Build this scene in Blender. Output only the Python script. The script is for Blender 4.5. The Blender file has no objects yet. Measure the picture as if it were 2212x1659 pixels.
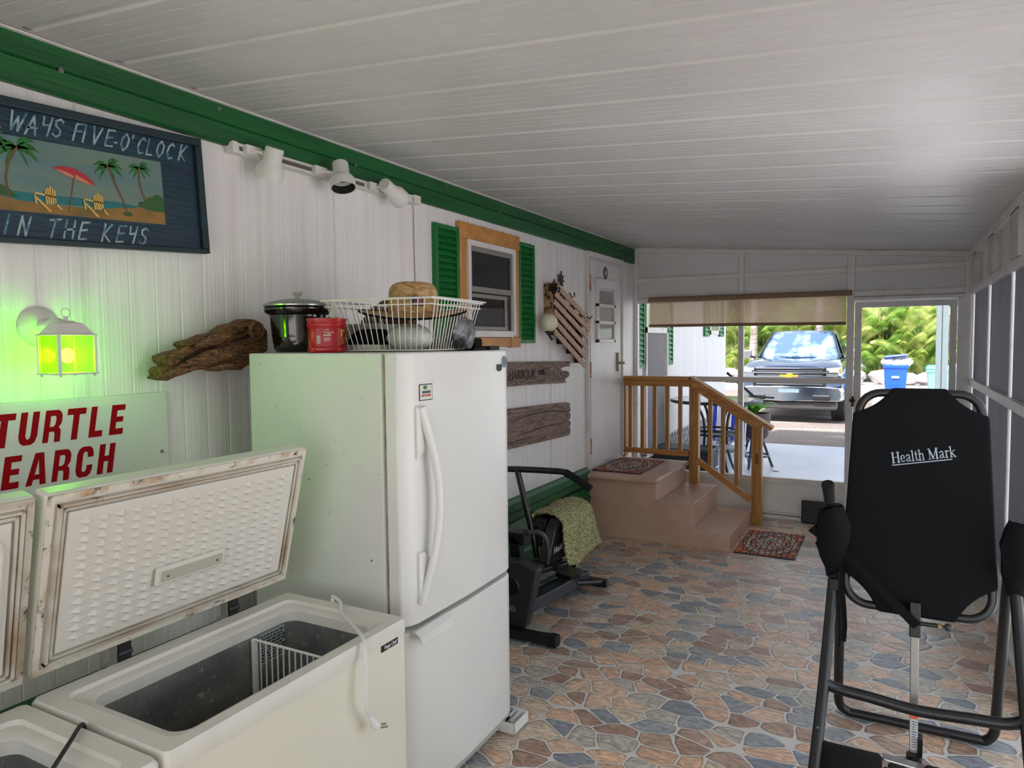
import bpy, bmesh, math, random
from mathutils import Vector, Matrix
random.seed(7)
SC = bpy.context.scene
COL = SC.collection
PI = math.pi

# ------------------------------------------------------------------ camera
cam_d = bpy.data.cameras.new('camera'); cam = bpy.data.objects.new('camera', cam_d); COL.objects.link(cam)
FPX = 1527.106
cam_d.sensor_fit = 'HORIZONTAL'; cam_d.sensor_width = 36.0; cam_d.lens = FPX / 2212 * 36.0
cam_d.clip_start = 0.05; cam_d.clip_end = 400
_yaw, _pit, _rol = 0.49362041, -0.05745336, -0.010386
_f = Vector((-math.sin(_yaw)*math.cos(_pit), math.cos(_yaw)*math.cos(_pit), math.sin(_pit)))
_r = Vector((math.cos(_yaw), math.sin(_yaw), 0)); _u = _r.cross(_f)
_r2 = math.cos(_rol)*_r + math.sin(_rol)*_u; _u2 = -math.sin(_rol)*_r + math.cos(_rol)*_u
_m = Matrix((_r2, _u2, -_f)).transposed().to_4x4(); _m.translation = Vector((0, 0, 1.70))
cam.matrix_world = _m
SC.camera = cam

# ------------------------------------------------------------------ light
w = bpy.data.worlds.new('world'); SC.world = w; w.use_nodes = True
nt = w.node_tree; nt.nodes.clear()
sky = nt.nodes.new('ShaderNodeTexSky'); sky.sky_type = 'NISHITA'; sky.sun_disc = False
sky.sun_elevation = math.radians(52); sky.sun_rotation = math.radians(230); sky.air_density = 1.0; sky.dust_density = 2.0
bgn = nt.nodes.new('ShaderNodeBackground'); bgn.inputs[1].default_value = 0.24
wo = nt.nodes.new('ShaderNodeOutputWorld')
hs = nt.nodes.new('ShaderNodeHueSaturation'); hs.inputs['Saturation'].default_value = 0.35
nt.links.new(sky.outputs[0], hs.inputs['Color']); nt.links.new(hs.outputs[0], bgn.inputs[0]); nt.links.new(bgn.outputs[0], wo.inputs[0])
sd = bpy.data.lights.new('sun', 'SUN'); so = bpy.data.objects.new('sun', sd); COL.objects.link(so)
sd.energy = 5.0; sd.angle = math.radians(1.5); sd.color = (1.0, 0.97, 0.95)
so.rotation_euler = Vector((0.18, 0.62, -1.0)).to_track_quat('-Z', 'Y').to_euler()
SC.view_settings.view_transform = 'Standard'; SC.view_settings.look = 'None'
SC.view_settings.exposure = 1.28; SC.view_settings.gamma = 1.0
SC.view_settings.use_curve_mapping = False

# ------------------------------------------------------------------ helpers
def S(r, g, b):
    f = lambda c: (c/255/12.92) if c/255 <= .04045 else ((c/255+.055)/1.055)**2.4
    return (f(r), f(g), f(b), 1)
WL = {}
class MB:
    def __init__(s): s.bm = bmesh.new()
    def face(s, pts):
        vs = [s.bm.verts.new(p) for p in pts]
        try: return s.bm.faces.new(vs)
        except Exception: return None
    def box(s, x0, x1, y0, y1, z0, z1):
        v = [s.bm.verts.new((x, y, z)) for x in (x0, x1) for y in (y0, y1) for z in (z0, z1)]
        for f in ((0,1,3,2),(4,6,7,5),(0,4,5,1),(2,3,7,6),(0,2,6,4),(1,5,7,3)): s.bm.faces.new([v[i] for i in f])
        return s
    def obox(s, c, size, ax=None):
        ax = ax or (Vector((1,0,0)), Vector((0,1,0)), Vector((0,0,1)))
        c = Vector(c); a, b, d = [Vector(ax[i]).normalized()*size[i]/2 for i in range(3)]
        v = [s.bm.verts.new(c+i*a+j*b+k*d) for i in (-1,1) for j in (-1,1) for k in (-1,1)]
        for f in ((0,1,3,2),(4,6,7,5),(0,4,5,1),(2,3,7,6),(0,2,6,4),(1,5,7,3)): s.bm.faces.new([v[i] for i in f])
        return s
    def bar(s, p0, p1, w, h, up=(0,0,1)):
        p0, p1 = Vector(p0), Vector(p1); d = (p1-p0); L = d.length; d.normalize()
        side = d.cross(Vector(up))
        if side.length < 1e-4: side = d.cross(Vector((1,0,0)))
        side.normalize(); u = side.cross(d)
        return s.obox((p0+p1)/2, (L, w, h), (d, side, u))
    def tube(s, pts, r, n=10, closed=False, flat=1.0, upv=None):
        pts = [Vector(p) for p in pts]; N = len(pts); rings = []
        prev = None
        for i, p in enumerate(pts):
            if closed: t = pts[(i+1) % N]-pts[i-1]
            else: t = pts[min(i+1, N-1)]-pts[max(i-1, 0)]
            t.normalize()
            if prev is None:
                a = Vector(upv) if upv else (Vector((0,0,1)) if abs(t.z) < .9 else Vector((1,0,0)))
                nrm = (a - t*a.dot(t)).normalized()
            else:
                nrm = (prev - t*prev.dot(t))
                if nrm.length < 1e-6: nrm = t.orthogonal()
                nrm.normalize()
            prev = nrm; bn = t.cross(nrm)
            rr = r[i] if isinstance(r, (list, tuple)) else r
            rings.append([s.bm.verts.new(p + rr*(math.cos(2*PI*k/n)*nrm*flat + math.sin(2*PI*k/n)*bn)) for k in range(n)])
        for i in range(N if closed else N-1):
            A, B = rings[i], rings[(i+1) % N]
            for k in range(n): s.bm.faces.new((A[k], A[(k+1) % n], B[(k+1) % n], B[k]))
        if not closed:
            s.bm.faces.new(rings[0][::-1]); s.bm.faces.new(rings[-1])
        return s
    def lathe(s, prof, c=(0,0,0), n=24, ax=None):
        ax = ax or (Vector((1,0,0)), Vector((0,1,0)), Vector((0,0,1)))
        c = Vector(c); X_, Y_, Z_ = [Vector(a).normalized() for a in ax]; rings = []
        for r, z in prof:
            if r < 1e-6: rings.append([s.bm.verts.new(c+Z_*z)])
            else: rings.append([s.bm.verts.new(c+Z_*z+r*(math.cos(2*PI*k/n)*X_+math.sin(2*PI*k/n)*Y_)) for k in range(n)])
        for A, B in zip(rings, rings[1:]):
            for k in range(n):
                k2 = (k+1) % n
                if len(A) == 1 and len(B) == 1: continue
                if len(A) == 1: s.bm.faces.new((A[0], B[k2], B[k]))
                elif len(B) == 1: s.bm.faces.new((A[k], A[k2], B[0]))
                else: s.bm.faces.new((A[k], A[k2], B[k2], B[k]))
        return s
    def prism(s, poly, o, u, v, d):
        """polygon in (u,v) at origin o, extruded by vector d"""
        o, u, v, d = Vector(o), Vector(u), Vector(v), Vector(d)
        a = [s.bm.verts.new(o+p[0]*u+p[1]*v) for p in poly]; b = [s.bm.verts.new(x.co+d) for x in a]
        n = len(a)
        for i in range(n): s.bm.faces.new((a[i], a[(i+1) % n], b[(i+1) % n], b[i]))
        s.bm.faces.new(a[::-1]); s.bm.faces.new(b)
        return s
    def grid(s, fn, nu, nv, thick=None):
        V = [[s.bm.verts.new(fn(i/nu, j/nv)) for j in range(nv+1)] for i in range(nu+1)]
        for i in range(nu):
            for j in range(nv): s.bm.faces.new((V[i][j], V[i+1][j], V[i+1][j+1], V[i][j+1]))
        return s
    def ball(s, c, r, n=16, sc=(1,1,1)):
        prof = [(math.sin(PI*i/(n//2)), -math.cos(PI*i/(n//2))) for i in range(n//2+1)]
        c = Vector(c); rings = []
        for a, z in prof:
            if a < 1e-5: rings.append([s.bm.verts.new(c+Vector((0,0,z*r*sc[2])))])
            else: rings.append([s.bm.verts.new(c+Vector((r*sc[0]*a*math.cos(2*PI*k/n), r*sc[1]*a*math.sin(2*PI*k/n), z*r*sc[2]))) for k in range(n)])
        for A, B in zip(rings, rings[1:]):
            for k in range(n):
                k2 = (k+1) % n
                if len(A) == 1: s.bm.faces.new((A[0], B[k2], B[k]))
                elif len(B) == 1: s.bm.faces.new((A[k], A[k2], B[0]))
                else: s.bm.faces.new((A[k], A[k2], B[k2], B[k]))
        return s
    def jitter(s, amt, seed=1):
        rnd = random.Random(seed)
        for v in s.bm.verts: v.co += Vector((rnd.uniform(-1,1), rnd.uniform(-1,1), rnd.uniform(-1,1)))*amt
        return s
    def build(s, name, mat, parent=None, smooth=False, bevel=0, seg=2, solid=0, sub=0, recalc=True):
        if recalc: bmesh.ops.recalc_face_normals(s.bm, faces=s.bm.faces[:])
        vs = [v.co for v in s.bm.verts]
        c = Vector(((min(v.x for v in vs)+max(v.x for v in vs))/2, (min(v.y for v in vs)+max(v.y for v in vs))/2, min(v.z for v in vs)))
        for v in s.bm.verts: v.co -= c
        me = bpy.data.meshes.new(name); s.bm.to_mesh(me); s.bm.free()
        if smooth:
            for p in me.polygons: p.use_smooth = True
        me.materials.append(mat)
        o = bpy.data.objects.new(name, me); COL.objects.link(o)
        place(o, c, parent)
        if solid:
            md = o.modifiers.new('solid', 'SOLIDIFY'); md.thickness = solid; md.offset = 0
        if bevel:
            md = o.modifiers.new('bevel', 'BEVEL'); md.width = bevel; md.segments = seg; md.limit_method = 'ANGLE'; md.angle_limit = math.radians(40)
        if sub:
            md = o.modifiers.new('sub', 'SUBSURF'); md.levels = sub; md.render_levels = sub
        if smooth and not sub:
            try: me.set_sharp_from_angle(angle=math.radians(42))
            except Exception: pass
        return o
def place(o, c, parent):
    c = Vector(c); WL[o] = c
    if parent: o.parent = parent; o.location = c - WL[parent]
    else: o.location = c
def tag(o, label, cat, group=None, kind=None):
    o['label'] = label; o['category'] = cat
    if group: o['group'] = group
    if kind: o['kind'] = kind
    return o
def struct(o, label=None, cat=None):
    o['kind'] = 'structure'
    if label: o['label'] = label
    if cat: o['category'] = cat
    return o
def thing(name, loc, label, cat, group=None):
    o = bpy.data.objects.new(name, None); COL.objects.link(o); o.empty_display_size = .1
    place(o, loc, None); return tag(o, label, cat, group)
def dup(o, parent=None):
    c = o.copy(); COL.objects.link(c); c.parent = parent; c.location = o.location.copy()
    for ch in o.children: dup(ch, c)
    return c
def text(body, size, loc, u, v, mat, parent, name='lettering', ext=.0008, off=0, shear=0, sx=1.0, align='LEFT'):
    cu = bpy.data.curves.new('t', 'FONT'); cu.body = body; cu.size = size; cu.extrude = ext; cu.offset = off; cu.shear = shear
    cu.align_x = align; cu.resolution_u = 3
    t = bpy.data.objects.new('t', cu); COL.objects.link(t)
    bpy.context.view_layer.update()
    dg = bpy.context.evaluated_depsgraph_get()
    me = bpy.data.meshes.new_from_object(t.evaluated_get(dg)); bpy.data.objects.remove(t); bpy.data.curves.remove(cu)
    u, v = Vector(u).normalized(), Vector(v).normalized(); n = u.cross(v); loc = Vector(loc)
    b = MB(); b.bm.from_mesh(me); bpy.data.meshes.remove(me)
    for q in b.bm.verts: q.co = loc + u*q.co.x*sx + v*q.co.y + n*q.co.z
    return b.build(name, mat, parent, recalc=False)
def ribbon(b, pts, w, o, u, v, n, lift=.001):
    """flat painted stroke: 2D polyline on a surface"""
    o, u, v, n = Vector(o), Vector(u), Vector(v), Vector(n)
    P = [Vector((p[0], p[1])) for p in pts]
    for i, (a, c) in enumerate(zip(P, P[1:])):
        d = (c-a)
        if d.length < 1e-6: continue
        d.normalize(); q = Vector((-d.y, d.x))*w/2; e = d*w*.35
        quad = [a-e+q, a-e-q, c+e-q, c+e+q]
        b.face([o+u*k.x+v*k.y+n*(lift+i*2e-5) for k in quad])
def blob2(b, poly, o, u, v, n, lift=.0006):
    b.face([Vector(o)+Vector(u)*p[0]+Vector(v)*p[1]+Vector(n)*lift for p in poly])

# ------------------------------------------------------------------ materials
def M(name, rgb, rough=.5, metal=0, spec=.5, noise=None, bump=None, emit=None, alpha_mix=None, coat=0, spots=None, trans=None, stretch=(1,1,1)):
    m = bpy.data.materials.new(name); m.use_nodes = True; t = m.node_tree; N, L = t.nodes, t.links
    b = N['Principled BSDF']; b.inputs['Base Color'].default_value = rgb; b.inputs['Roughness'].default_value = rough
    b.inputs['Metallic'].default_value = metal; b.inputs['Specular IOR Level'].default_value = spec
    b.inputs['Coat Weight'].default_value = coat
    tc = N.new('ShaderNodeTexCoord'); mp = N.new('ShaderNodeMapping'); mp.inputs['Scale'].default_value = stretch
    L.new(tc.outputs['Object'], mp.inputs[0]); vec = mp.outputs[0]
    col = None
    if noise:
        sc, c2, lo, hi = noise
        n = N.new('ShaderNodeTexNoise'); n.inputs['Scale'].default_value = sc; n.inputs['Detail'].default_value = 5
        L.new(vec, n.inputs[0])
        mr = N.new('ShaderNodeMapRange'); mr.inputs[1].default_value = lo; mr.inputs[2].default_value = hi; L.new(n.outputs[0], mr.inputs[0])
        mx = N.new('ShaderNodeMix'); mx.data_type = 'RGBA'; mx.inputs[6].default_value = rgb; mx.inputs[7].default_value = c2
        L.new(mr.outputs[0], mx.inputs[0]); col = mx.outputs[2]
    if spots:
        sc, c2, lo, hi = spots
        n = N.new('ShaderNodeTexNoise'); n.inputs['Scale'].default_value = sc; n.inputs['Detail'].default_value = 8; n.inputs['Roughness'].default_value = .7
        L.new(tc.outputs['Object'], n.inputs[0])
        mr = N.new('ShaderNodeMapRange'); mr.inputs[1].default_value = lo; mr.inputs[2].default_value = hi; L.new(n.outputs[0], mr.inputs[0])
        mx = N.new('ShaderNodeMix'); mx.data_type = 'RGBA'; mx.inputs[7].default_value = c2
        if col: L.new(col, mx.inputs[6])
        else: mx.inputs[6].default_value = rgb
        L.new(mr.outputs[0], mx.inputs[0]); col = mx.outputs[2]
    if col: L.new(col, b.inputs['Base Color'])
    if bump:
        n = N.new('ShaderNodeTexNoise'); n.inputs['Scale'].default_value = bump[0]; n.inputs['Detail'].default_value = 4; L.new(vec, n.inputs[0])
        bp = N.new('ShaderNodeBump'); bp.inputs['Strength'].default_value = bump[1]; bp.inputs['Distance'].default_value = .01
        L.new(n.outputs[0], bp.inputs['Height']); L.new(bp.outputs[0], b.inputs['Normal'])
    if emit:
        b.inputs['Emission Color'].default_value = emit[0]; b.inputs['Emission Strength'].default_value = emit[1]
    out = N['Material Output']
    if trans is not None:
        tr = N.new('ShaderNodeBsdfTranslucent'); tr.inputs[0].default_value = trans[1]
        ms = N.new('ShaderNodeMixShader'); ms.inputs[0].default_value = trans[0]
        L.new(b.outputs[0], ms.inputs[1]); L.new(tr.outputs[0], ms.inputs[2]); L.new(ms.outputs[0], out.inputs[0])
        if col: pass
    if alpha_mix is not None:
        src = out.inputs[0].links[0].from_socket
        tp = N.new('ShaderNodeBsdfTransparent'); tp.inputs[0].default_value = alpha_mix[1] if len(alpha_mix) > 1 else (1,1,1,1)
        ms = N.new('ShaderNodeMixShader'); ms.inputs[0].default_value = alpha_mix[0]
        L.new(src, ms.inputs[1]); L.new(tp.outputs[0], ms.inputs[2]); L.new(ms.outputs[0], out.inputs[0])
    return m
def woodmat(name, c1, c2, scale=8, axis=(1, 12, 12), rough=.55, dist=2.0, bump=.15):
    m = bpy.data.materials.new(name); m.use_nodes = True; t = m.node_tree; N, L = t.nodes, t.links
    b = N['Principled BSDF']; b.inputs['Roughness'].default_value = rough
    tc = N.new('ShaderNodeTexCoord'); mp = N.new('ShaderNodeMapping'); mp.inputs['Scale'].default_value = axis; L.new(tc.outputs['Object'], mp.inputs[0])
    n = N.new('ShaderNodeTexNoise'); n.inputs['Scale'].default_value = scale; n.inputs['Detail'].default_value = 6; n.inputs['Distortion'].default_value = dist
    L.new(mp.outputs[0], n.inputs[0])
    cr = N.new('ShaderNodeValToRGB'); cr.color_ramp.elements[0].position = .32; cr.color_ramp.elements[1].position = .66
    cr.color_ramp.elements[0].color = c1; cr.color_ramp.elements[1].color = c2; L.new(n.outputs[0], cr.inputs[0]); L.new(cr.outputs[0], b.inputs['Base Color'])
    bp = N.new('ShaderNodeBump'); bp.inputs['Strength'].default_value = bump; bp.inputs['Distance'].default_value = .01
    L.new(n.outputs[0], bp.inputs['Height']); L.new(bp.outputs[0], b.inputs['Normal'])
    return m
white_wall = M('white_siding', S(238,235,234), .42, noise=(3, S(224,219,217), .45, .8), bump=(14, .22), stretch=(1,9,.12))
white_paint = M('white_paint', S(222,219,215), .5, noise=(4, S(196,192,186), .5, .8), bump=(30, .1))
frame_white = M('frame_white', S(226,225,224), .4, noise=(7, S(206,203,200), .5, .8), spots=(60, S(40,36,32), .76, .8))
panel_grey = M('painted_panel', S(236,236,232), .55, noise=(2, S(220,219,214), .4, .8))
ceil_m = M('ceiling_enamel', S(211,209,209), .36, noise=(1.3, S(196,194,193), .4, .8))
green_p = M('green_paint', S(8,92,40), .5, noise=(5, S(5,70,28), .4, .75), spots=(16, S(90,140,105), .73, .85), bump=(25, .25), stretch=(1,.3,3))
green_sh = M('green_shutter', S(10,116,50), .45, noise=(12, S(6,92,38), .4, .8), spots=(30, S(90,150,110), .74, .85))
pine = woodmat('pine_casing', S(172,112,50), S(208,152,84), 3, (10, 1, 1), .5)
pine_v = woodmat('pine_casing_upright', S(178,120,58), S(212,160,94), 3, (10, 10, .8), .5)
cedar_v = woodmat('treated_post', S(150,98,38), S(196,146,78), 3.2, (12, 12, .7), .5, 1.2)
cedar_h = woodmat('treated_rail', S(158,98,40), S(204,150,84), 3.2, (.7, 12, 12), .5, 1.2)
brown_paint = M('brown_step_paint', S(204,170,148), .38, noise=(5, S(188,154,132), .4, .8), spots=(14, S(100,76,60), .7, .85), bump=(12, .1))
worn_edge = M('worn_edge', S(226,206,188), .35, noise=(20, S(150,118,98), .4, .6))
black_steel = M('black_steel', S(15,16,18), .35, spec=.6)
black_plastic = M('black_plastic', S(11,11,12), .45)
black_cloth = M('black_nylon', S(10,11,13), .9, spec=.2, noise=(200, S(16,17,20), .3, .7), bump=(400, .2))
black_foam = M('black_foam', S(8,8,9), .95, bump=(150, .3))
chrome = M('chrome_tube', S(190,190,188), .25, metal=.9, spots=(70, S(110,70,40), .66, .75))
white_ap = M('white_appliance', S(232,232,228), .32, noise=(2, S(222,222,216), .4, .8), bump=(160, .03))
white_rust = M('white_appliance_rusty', S(230,231,226), .38, noise=(2, S(218,220,212), .4, .8), spots=(26, S(120,84,52), .645, .69), bump=(160, .03))
cream_ap = M('cream_appliance', S(232,230,214), .35, noise=(1.5, S(222,220,202), .4, .8))
gasket = M('rusty_gasket', S(212,206,192), .55, noise=(7, S(168,146,120), .42, .66), spots=(15, S(84,50,30), .57, .68), stretch=(1,.4,1))
rust_edge = M('rusty_edge', S(225,220,205), .55, noise=(14, S(190,150,110), .5, .7), spots=(20, S(66,42,28), .56, .64))
fz_white = M('freezer_liner', S(224,222,212), .38, noise=(4, S(206,203,192), .5, .8))
lid_liner = M('lid_liner', S(226,222,212), .42)
galv = M('freezer_interior', S(132,136,130), .42, metal=.1, noise=(7, S(92,96,92), .35, .7), spots=(34, S(186,190,180), .58, .72), stretch=(1,.6,1))
grey_met = M('grey_metal', S(120,120,118), .4, metal=.6)
white_wire = M('white_wire', S(228,226,220), .4)
red_m = M('red_vinyl_lettering', S(156,6,16), .8, spec=.15)
white_sign = M('white_sign_board', S(222,226,218), .45, bump=(60, .02))
navy = M('navy_board', S(4,38,60), .5, noise=(6, S(4,54,66), .4, .7), bump=(20, .3), stretch=(1,.4,4))
navy_fr = M('navy_frame', S(6,32,44), .5, noise=(8, S(8,46,52), .4, .7))
bark = woodmat('driftwood', S(34,18,10), S(158,112,72), 7, (4, 1.0, 6), .8, 5.0, 1.0)
greywood = woodmat('weathered_board', S(84,66,58), S(158,136,124), 4, (3, 1, 10), .8, 2.0, .6)
slatw = woodmat('pallet_slat', S(176,140,116), S(220,188,164), 4, (3, 1.5, 8), .7)
darkw = M('dark_wood', S(44,28,20), .7)
glass_dark = M('dark_glass', S(34,34,36), .08, spec=.7)
red_can = M('red_plastic', S(176,14,18), .3, coat=.3)
gloss_black = M('black_glaze', S(8,9,9), .08, spec=.8)
glass_lid = M('glass_lid', S(150,155,150), .05, spec=.8, alpha_mix=(.45,))
straw = woodmat('straw', S(150,112,66), S(214,178,122), 30, (1, 1, 2.5), .75, 1.0, .8)
poly = M('clear_plastic_bag', S(200,202,198), .15, noise=(18, S(225,226,220), .3, .7), bump=(14, 1.0), spec=.9, alpha_mix=(.25,))
towel_m = M('sage_terry', S(196,194,146), .95, noise=(80, S(116,114,70), .42, .66), bump=(90, 1.0))

# ------------------------------------------------------------------ floor
def floor_mat():
    m = bpy.data.materials.new('cobble_vinyl'); m.use_nodes = True; t = m.node_tree; N, L = t.nodes, t.links
    b = N['Principled BSDF']
    tc = N.new('ShaderNodeTexCoord')
    wn = N.new('ShaderNodeTexNoise'); wn.inputs['Scale'].default_value = 3.5; L.new(tc.outputs['Object'], wn.inputs[0])
    wm = N.new('ShaderNodeVectorMath'); wm.operation = 'SCALE'; wm.inputs['Scale'].default_value = .10; L.new(wn.outputs['Color'], wm.inputs[0])
    ad = N.new('ShaderNodeVectorMath'); ad.operation = 'ADD'; L.new(tc.outputs['Object'], ad.inputs[0]); L.new(wm.outputs[0], ad.inputs[1])
    mp = N.new('ShaderNodeMapping'); mp.inputs['Scale'].default_value = (7.0, 9.8, 0.0); L.new(ad.outputs[0], mp.inputs[0])
    v1 = N.new('ShaderNodeTexVoronoi'); v1.voronoi_dimensions = '2D'; v1.feature = 'F2'; v1.inputs['Scale'].default_value = 1.0; v1.inputs['Randomness'].default_value = .82
    v2 = N.new('ShaderNodeTexVoronoi'); v2.voronoi_dimensions = '2D'; v2.feature = 'F1'; v2.inputs['Scale'].default_value = 1.0; v2.inputs['Randomness'].default_value = .82
    L.new(mp.outputs[0], v1.inputs['Vector']); L.new(mp.outputs[0], v2.inputs['Vector'])
    df = N.new('ShaderNodeMath'); df.operation = 'SUBTRACT'; L.new(v1.outputs['Distance'], df.inputs[0]); L.new(v2.outputs['Distance'], df.inputs[1])
    # per stone colour
    sp = N.new('ShaderNodeSeparateColor'); L.new(v2.outputs['Color'], sp.inputs[0])
    cr = N.new('ShaderNodeValToRGB'); cr.color_ramp.interpolation = 'CONSTANT'
    cols = [(0, S(228,196,168)), (.15, S(164,168,170)), (.28, S(216,198,174)), (.40, S(176,146,128)), (.50, S(196,190,176)), (.62, S(226,190,160)), (.74, S(186,160,140)), (.84, S(146,152,158)), (.93, S(218,180,150))]
    e = cr.color_ramp.elements
    while len(e) < len(cols): e.new(.5)
    for i, (p, c) in enumerate(cols): e[i].position = p; e[i].color = c
    L.new(sp.outputs[0], cr.inputs[0])
    # veining
    n2 = N.new('ShaderNodeTexNoise'); n2.inputs['Scale'].default_value = 9; n2.inputs['Detail'].default_value = 7; n2.inputs['Distortion'].default_value = 3.0
    mp2 = N.new('ShaderNodeMapping'); mp2.inputs['Rotation'].default_value = (0, 0, .5); mp2.inputs['Scale'].default_value = (1, 2.4, 1)
    rot = N.new('ShaderNodeVectorMath'); rot.operation = 'ADD'
    sc = N.new('ShaderNodeVectorMath'); sc.operation = 'SCALE'; sc.inputs['Scale'].default_value = 5; L.new(v2.outputs['Color'], sc.inputs[0])
    L.new(tc.outputs['Object'], mp2.inputs[0]); L.new(mp2.outputs[0], rot.inputs[0]); L.new(sc.outputs[0], rot.inputs[1]); L.new(rot.outputs[0], n2.inputs[0])
    vr = N.new('ShaderNodeMapRange'); vr.inputs[1].default_value = .34; vr.inputs[2].default_value = .66; vr.inputs[3].default_value = .66; vr.inputs[4].default_value = 1.36; L.new(n2.outputs[0], vr.inputs[0])
    ml = N.new('ShaderNodeVectorMath'); ml.operation = 'SCALE'; L.new(cr.outputs[0], ml.inputs[0]); L.new(vr.outputs[0], ml.inputs['Scale'])
    # edge darkening ring painted on the vinyl print, then grout
    cl = N.new('ShaderNodeMath'); cl.operation = 'SUBTRACT'; cl.inputs[0].default_value = .74; L.new(v2.outputs['Distance'], cl.inputs[1])
    cm = N.new('ShaderNodeMath'); cm.operation = 'MULTIPLY'; cm.inputs[1].default_value = 1.5; L.new(cl.outputs[0], cm.inputs[0])
    df2 = N.new('ShaderNodeMath'); df2.operation = 'SMOOTH_MIN'; df2.inputs[2].default_value = .08; L.new(df.outputs[0], df2.inputs[0]); L.new(cm.outputs[0], df2.inputs[1]); df = df2
    rg = N.new('ShaderNodeMapRange'); rg.inputs[1].default_value = .085; rg.inputs[2].default_value = .15; rg.inputs[3].default_value = .55; rg.inputs[4].default_value = 1.0; L.new(df.outputs[0], rg.inputs[0])
    ml2 = N.new('ShaderNodeVectorMath'); ml2.operation = 'SCALE'; L.new(ml.outputs[0], ml2.inputs[0]); L.new(rg.outputs[0], ml2.inputs['Scale'])
    gm = N.new('ShaderNodeMapRange'); gm.inputs[1].default_value = .05; gm.inputs[2].default_value = .085; L.new(df.outputs[0], gm.inputs[0])
    mx = N.new('ShaderNodeMix'); mx.data_type = 'RGBA'; mx.inputs[6].default_value = S(228,223,214); L.new(gm.outputs[0], mx.inputs[0]); L.new(ml2.outputs[0], mx.inputs[7])
    L.new(mx.outputs[2], b.inputs['Base Color'])
    b.inputs['Roughness'].default_value = .33
    hb = N.new('ShaderNodeMath'); hb.operation = 'MULTIPLY_ADD'; hb.inputs[1].default_value = .5; L.new(n2.outputs[0], hb.inputs[0])
    hr = N.new('ShaderNodeMapRange'); hr.inputs[1].default_value = .03; hr.inputs[2].default_value = .16; L.new(df.outputs[0], hr.inputs[0]); L.new(hr.outputs[0], hb.inputs[2])
    bp = N.new('ShaderNodeBump'); bp.inputs['Strength'].default_value = .35; bp.inputs['Distance'].default_value = .006; L.new(hb.outputs[0], bp.inputs['Height']); L.new(bp.outputs[0], b.inputs['Normal'])
    return m
XL, XR, YE = -2.37, 0.58, 7.10
Y0 = -2.0
YW = -3.2
b = MB(); b.box(XL-.6, XR+.06, Y0, YE+.06, -.12, 0); struct(b.build('floor', floor_mat()), 'cobblestone-print vinyl floor of the porch', 'floor')
zc = lambda x: 2.672 - .0816*(x+2.39)

# ceiling: ribbed roof pans running across the room
b = MB(); prof = []
y = Y0
while y < 7.2:
    P = [(0,0),(.020,0),(.030,.006),(.050,.006),(.060,0)]
    for k in range(1, 5):
        c = .058 + k*.0475
        P += [(c-.003,0),(c-.0012,.005),(c+.0012,.005),(c+.003,0)]
    for dy, dz in P: prof.append((y+dy, dz))
    y += .292
xa, xb = XL-.12, XR+.25
for i in range(len(prof)-1):
    (y0, d0), (y1, d1) = prof[i], prof[i+1]
    b.face([(xa, y0, zc(xa)+d0), (xb, y0, zc(xb)+d0), (xb, y1, zc(xb)+d1), (xa, y1, zc(xa)+d1)])
ceil = b.build('ceiling', ceil_m, recalc=False)
struct(ceil, 'white ribbed metal pan ceiling', 'ceiling')
b = MB(); b.prism([(xa, zc(xa)+.03), (xb, zc(xb)+.03), (xb, zc(xb)+.09), (xa, zc(xa)+.09)], (0, Y0, 0), (1,0,0), (0,0,1), (0, 7.32-Y0, 0))
struct(b.build('ceiling_roof_deck', M('roof_deck', S(200,198,194), .6)), 'roof deck above the ribbed ceiling', 'roof')

# left wall: home siding with vertical flutes
def siding(name, ya, yb, z0, z1, x, mat, pitch=.1016, depth=.5, thick=.0016):
    b = MB(); P = []; y = ya
    while y < yb:
        P += [(y, 0), (y+pitch-.012, 0), (y+pitch-.007, -thick), (y+pitch-.005, -thick)]
        y += pitch
    P.append((min(y, yb+pitch), 0))
    for (y0, d0), (y1, d1) in zip(P, P[1:]):
        b.face([(x+d0, y0, z0), (x+d1, y1, z0), (x+d1, y1, z1), (x+d0, y0, z1)])
    b.box(x-.14, x-.012, ya, yb, z0, z1)
    return b.build(name, mat, recalc=False)
struct(siding('wall_left', YW, 7.11, .57, 2.68, XL, white_wall), 'white fluted metal siding of the home along the left side', 'wall')
b = MB()
for y in (1.405, 2.62, 3.84, 5.05): b.box(XL, XL+.003, y-.004, y+.004, .6, 2.52)
struct(b.build('trim_1', white_paint), 'thin vertical seams of the siding', 'trim')
# green header beam, bevelled, with white flashing above
b = MB(); b.prism([(0,2.50),(.022,2.50),(.03,2.508),(.03,2.575),(.022,2.58),(.03,2.585),(.03,2.652),(0,2.652)], (XL,Y0,0), (1,0,0), (0,0,1), (0,7.03-Y0,0))
struct(b.build('trim_2', green_p), 'green painted header board under the ceiling', 'trim')
b = MB(); b.prism([(0,2.650),(.045,2.650),(.045,2.655),(.008,2.662),(.035,2.668),(0,2.672)], (XL,Y0,0), (1,0,0), (0,0,1), (0,7.05-Y0,0))
struct(b.build('trim_3', white_paint), 'white ceiling flashing strip along the green board', 'trim')
b = MB()
for i, y in enumerate([1.35, 1.95, 2.75, 3.55, 4.2, 4.9, 5.6, 6.25, 6.8]):
    b.lathe([(0,.004),(.009,.003),(.010,0)], (XL+.031, y, 2.60+(.03 if i % 2 else -.02)), 8, (Vector((0,1,0)), Vector((0,0,1)), Vector((1,0,0))))
struct(b.build('trim_4', grey_met), 'screw heads in the green header board', 'trim')
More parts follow.
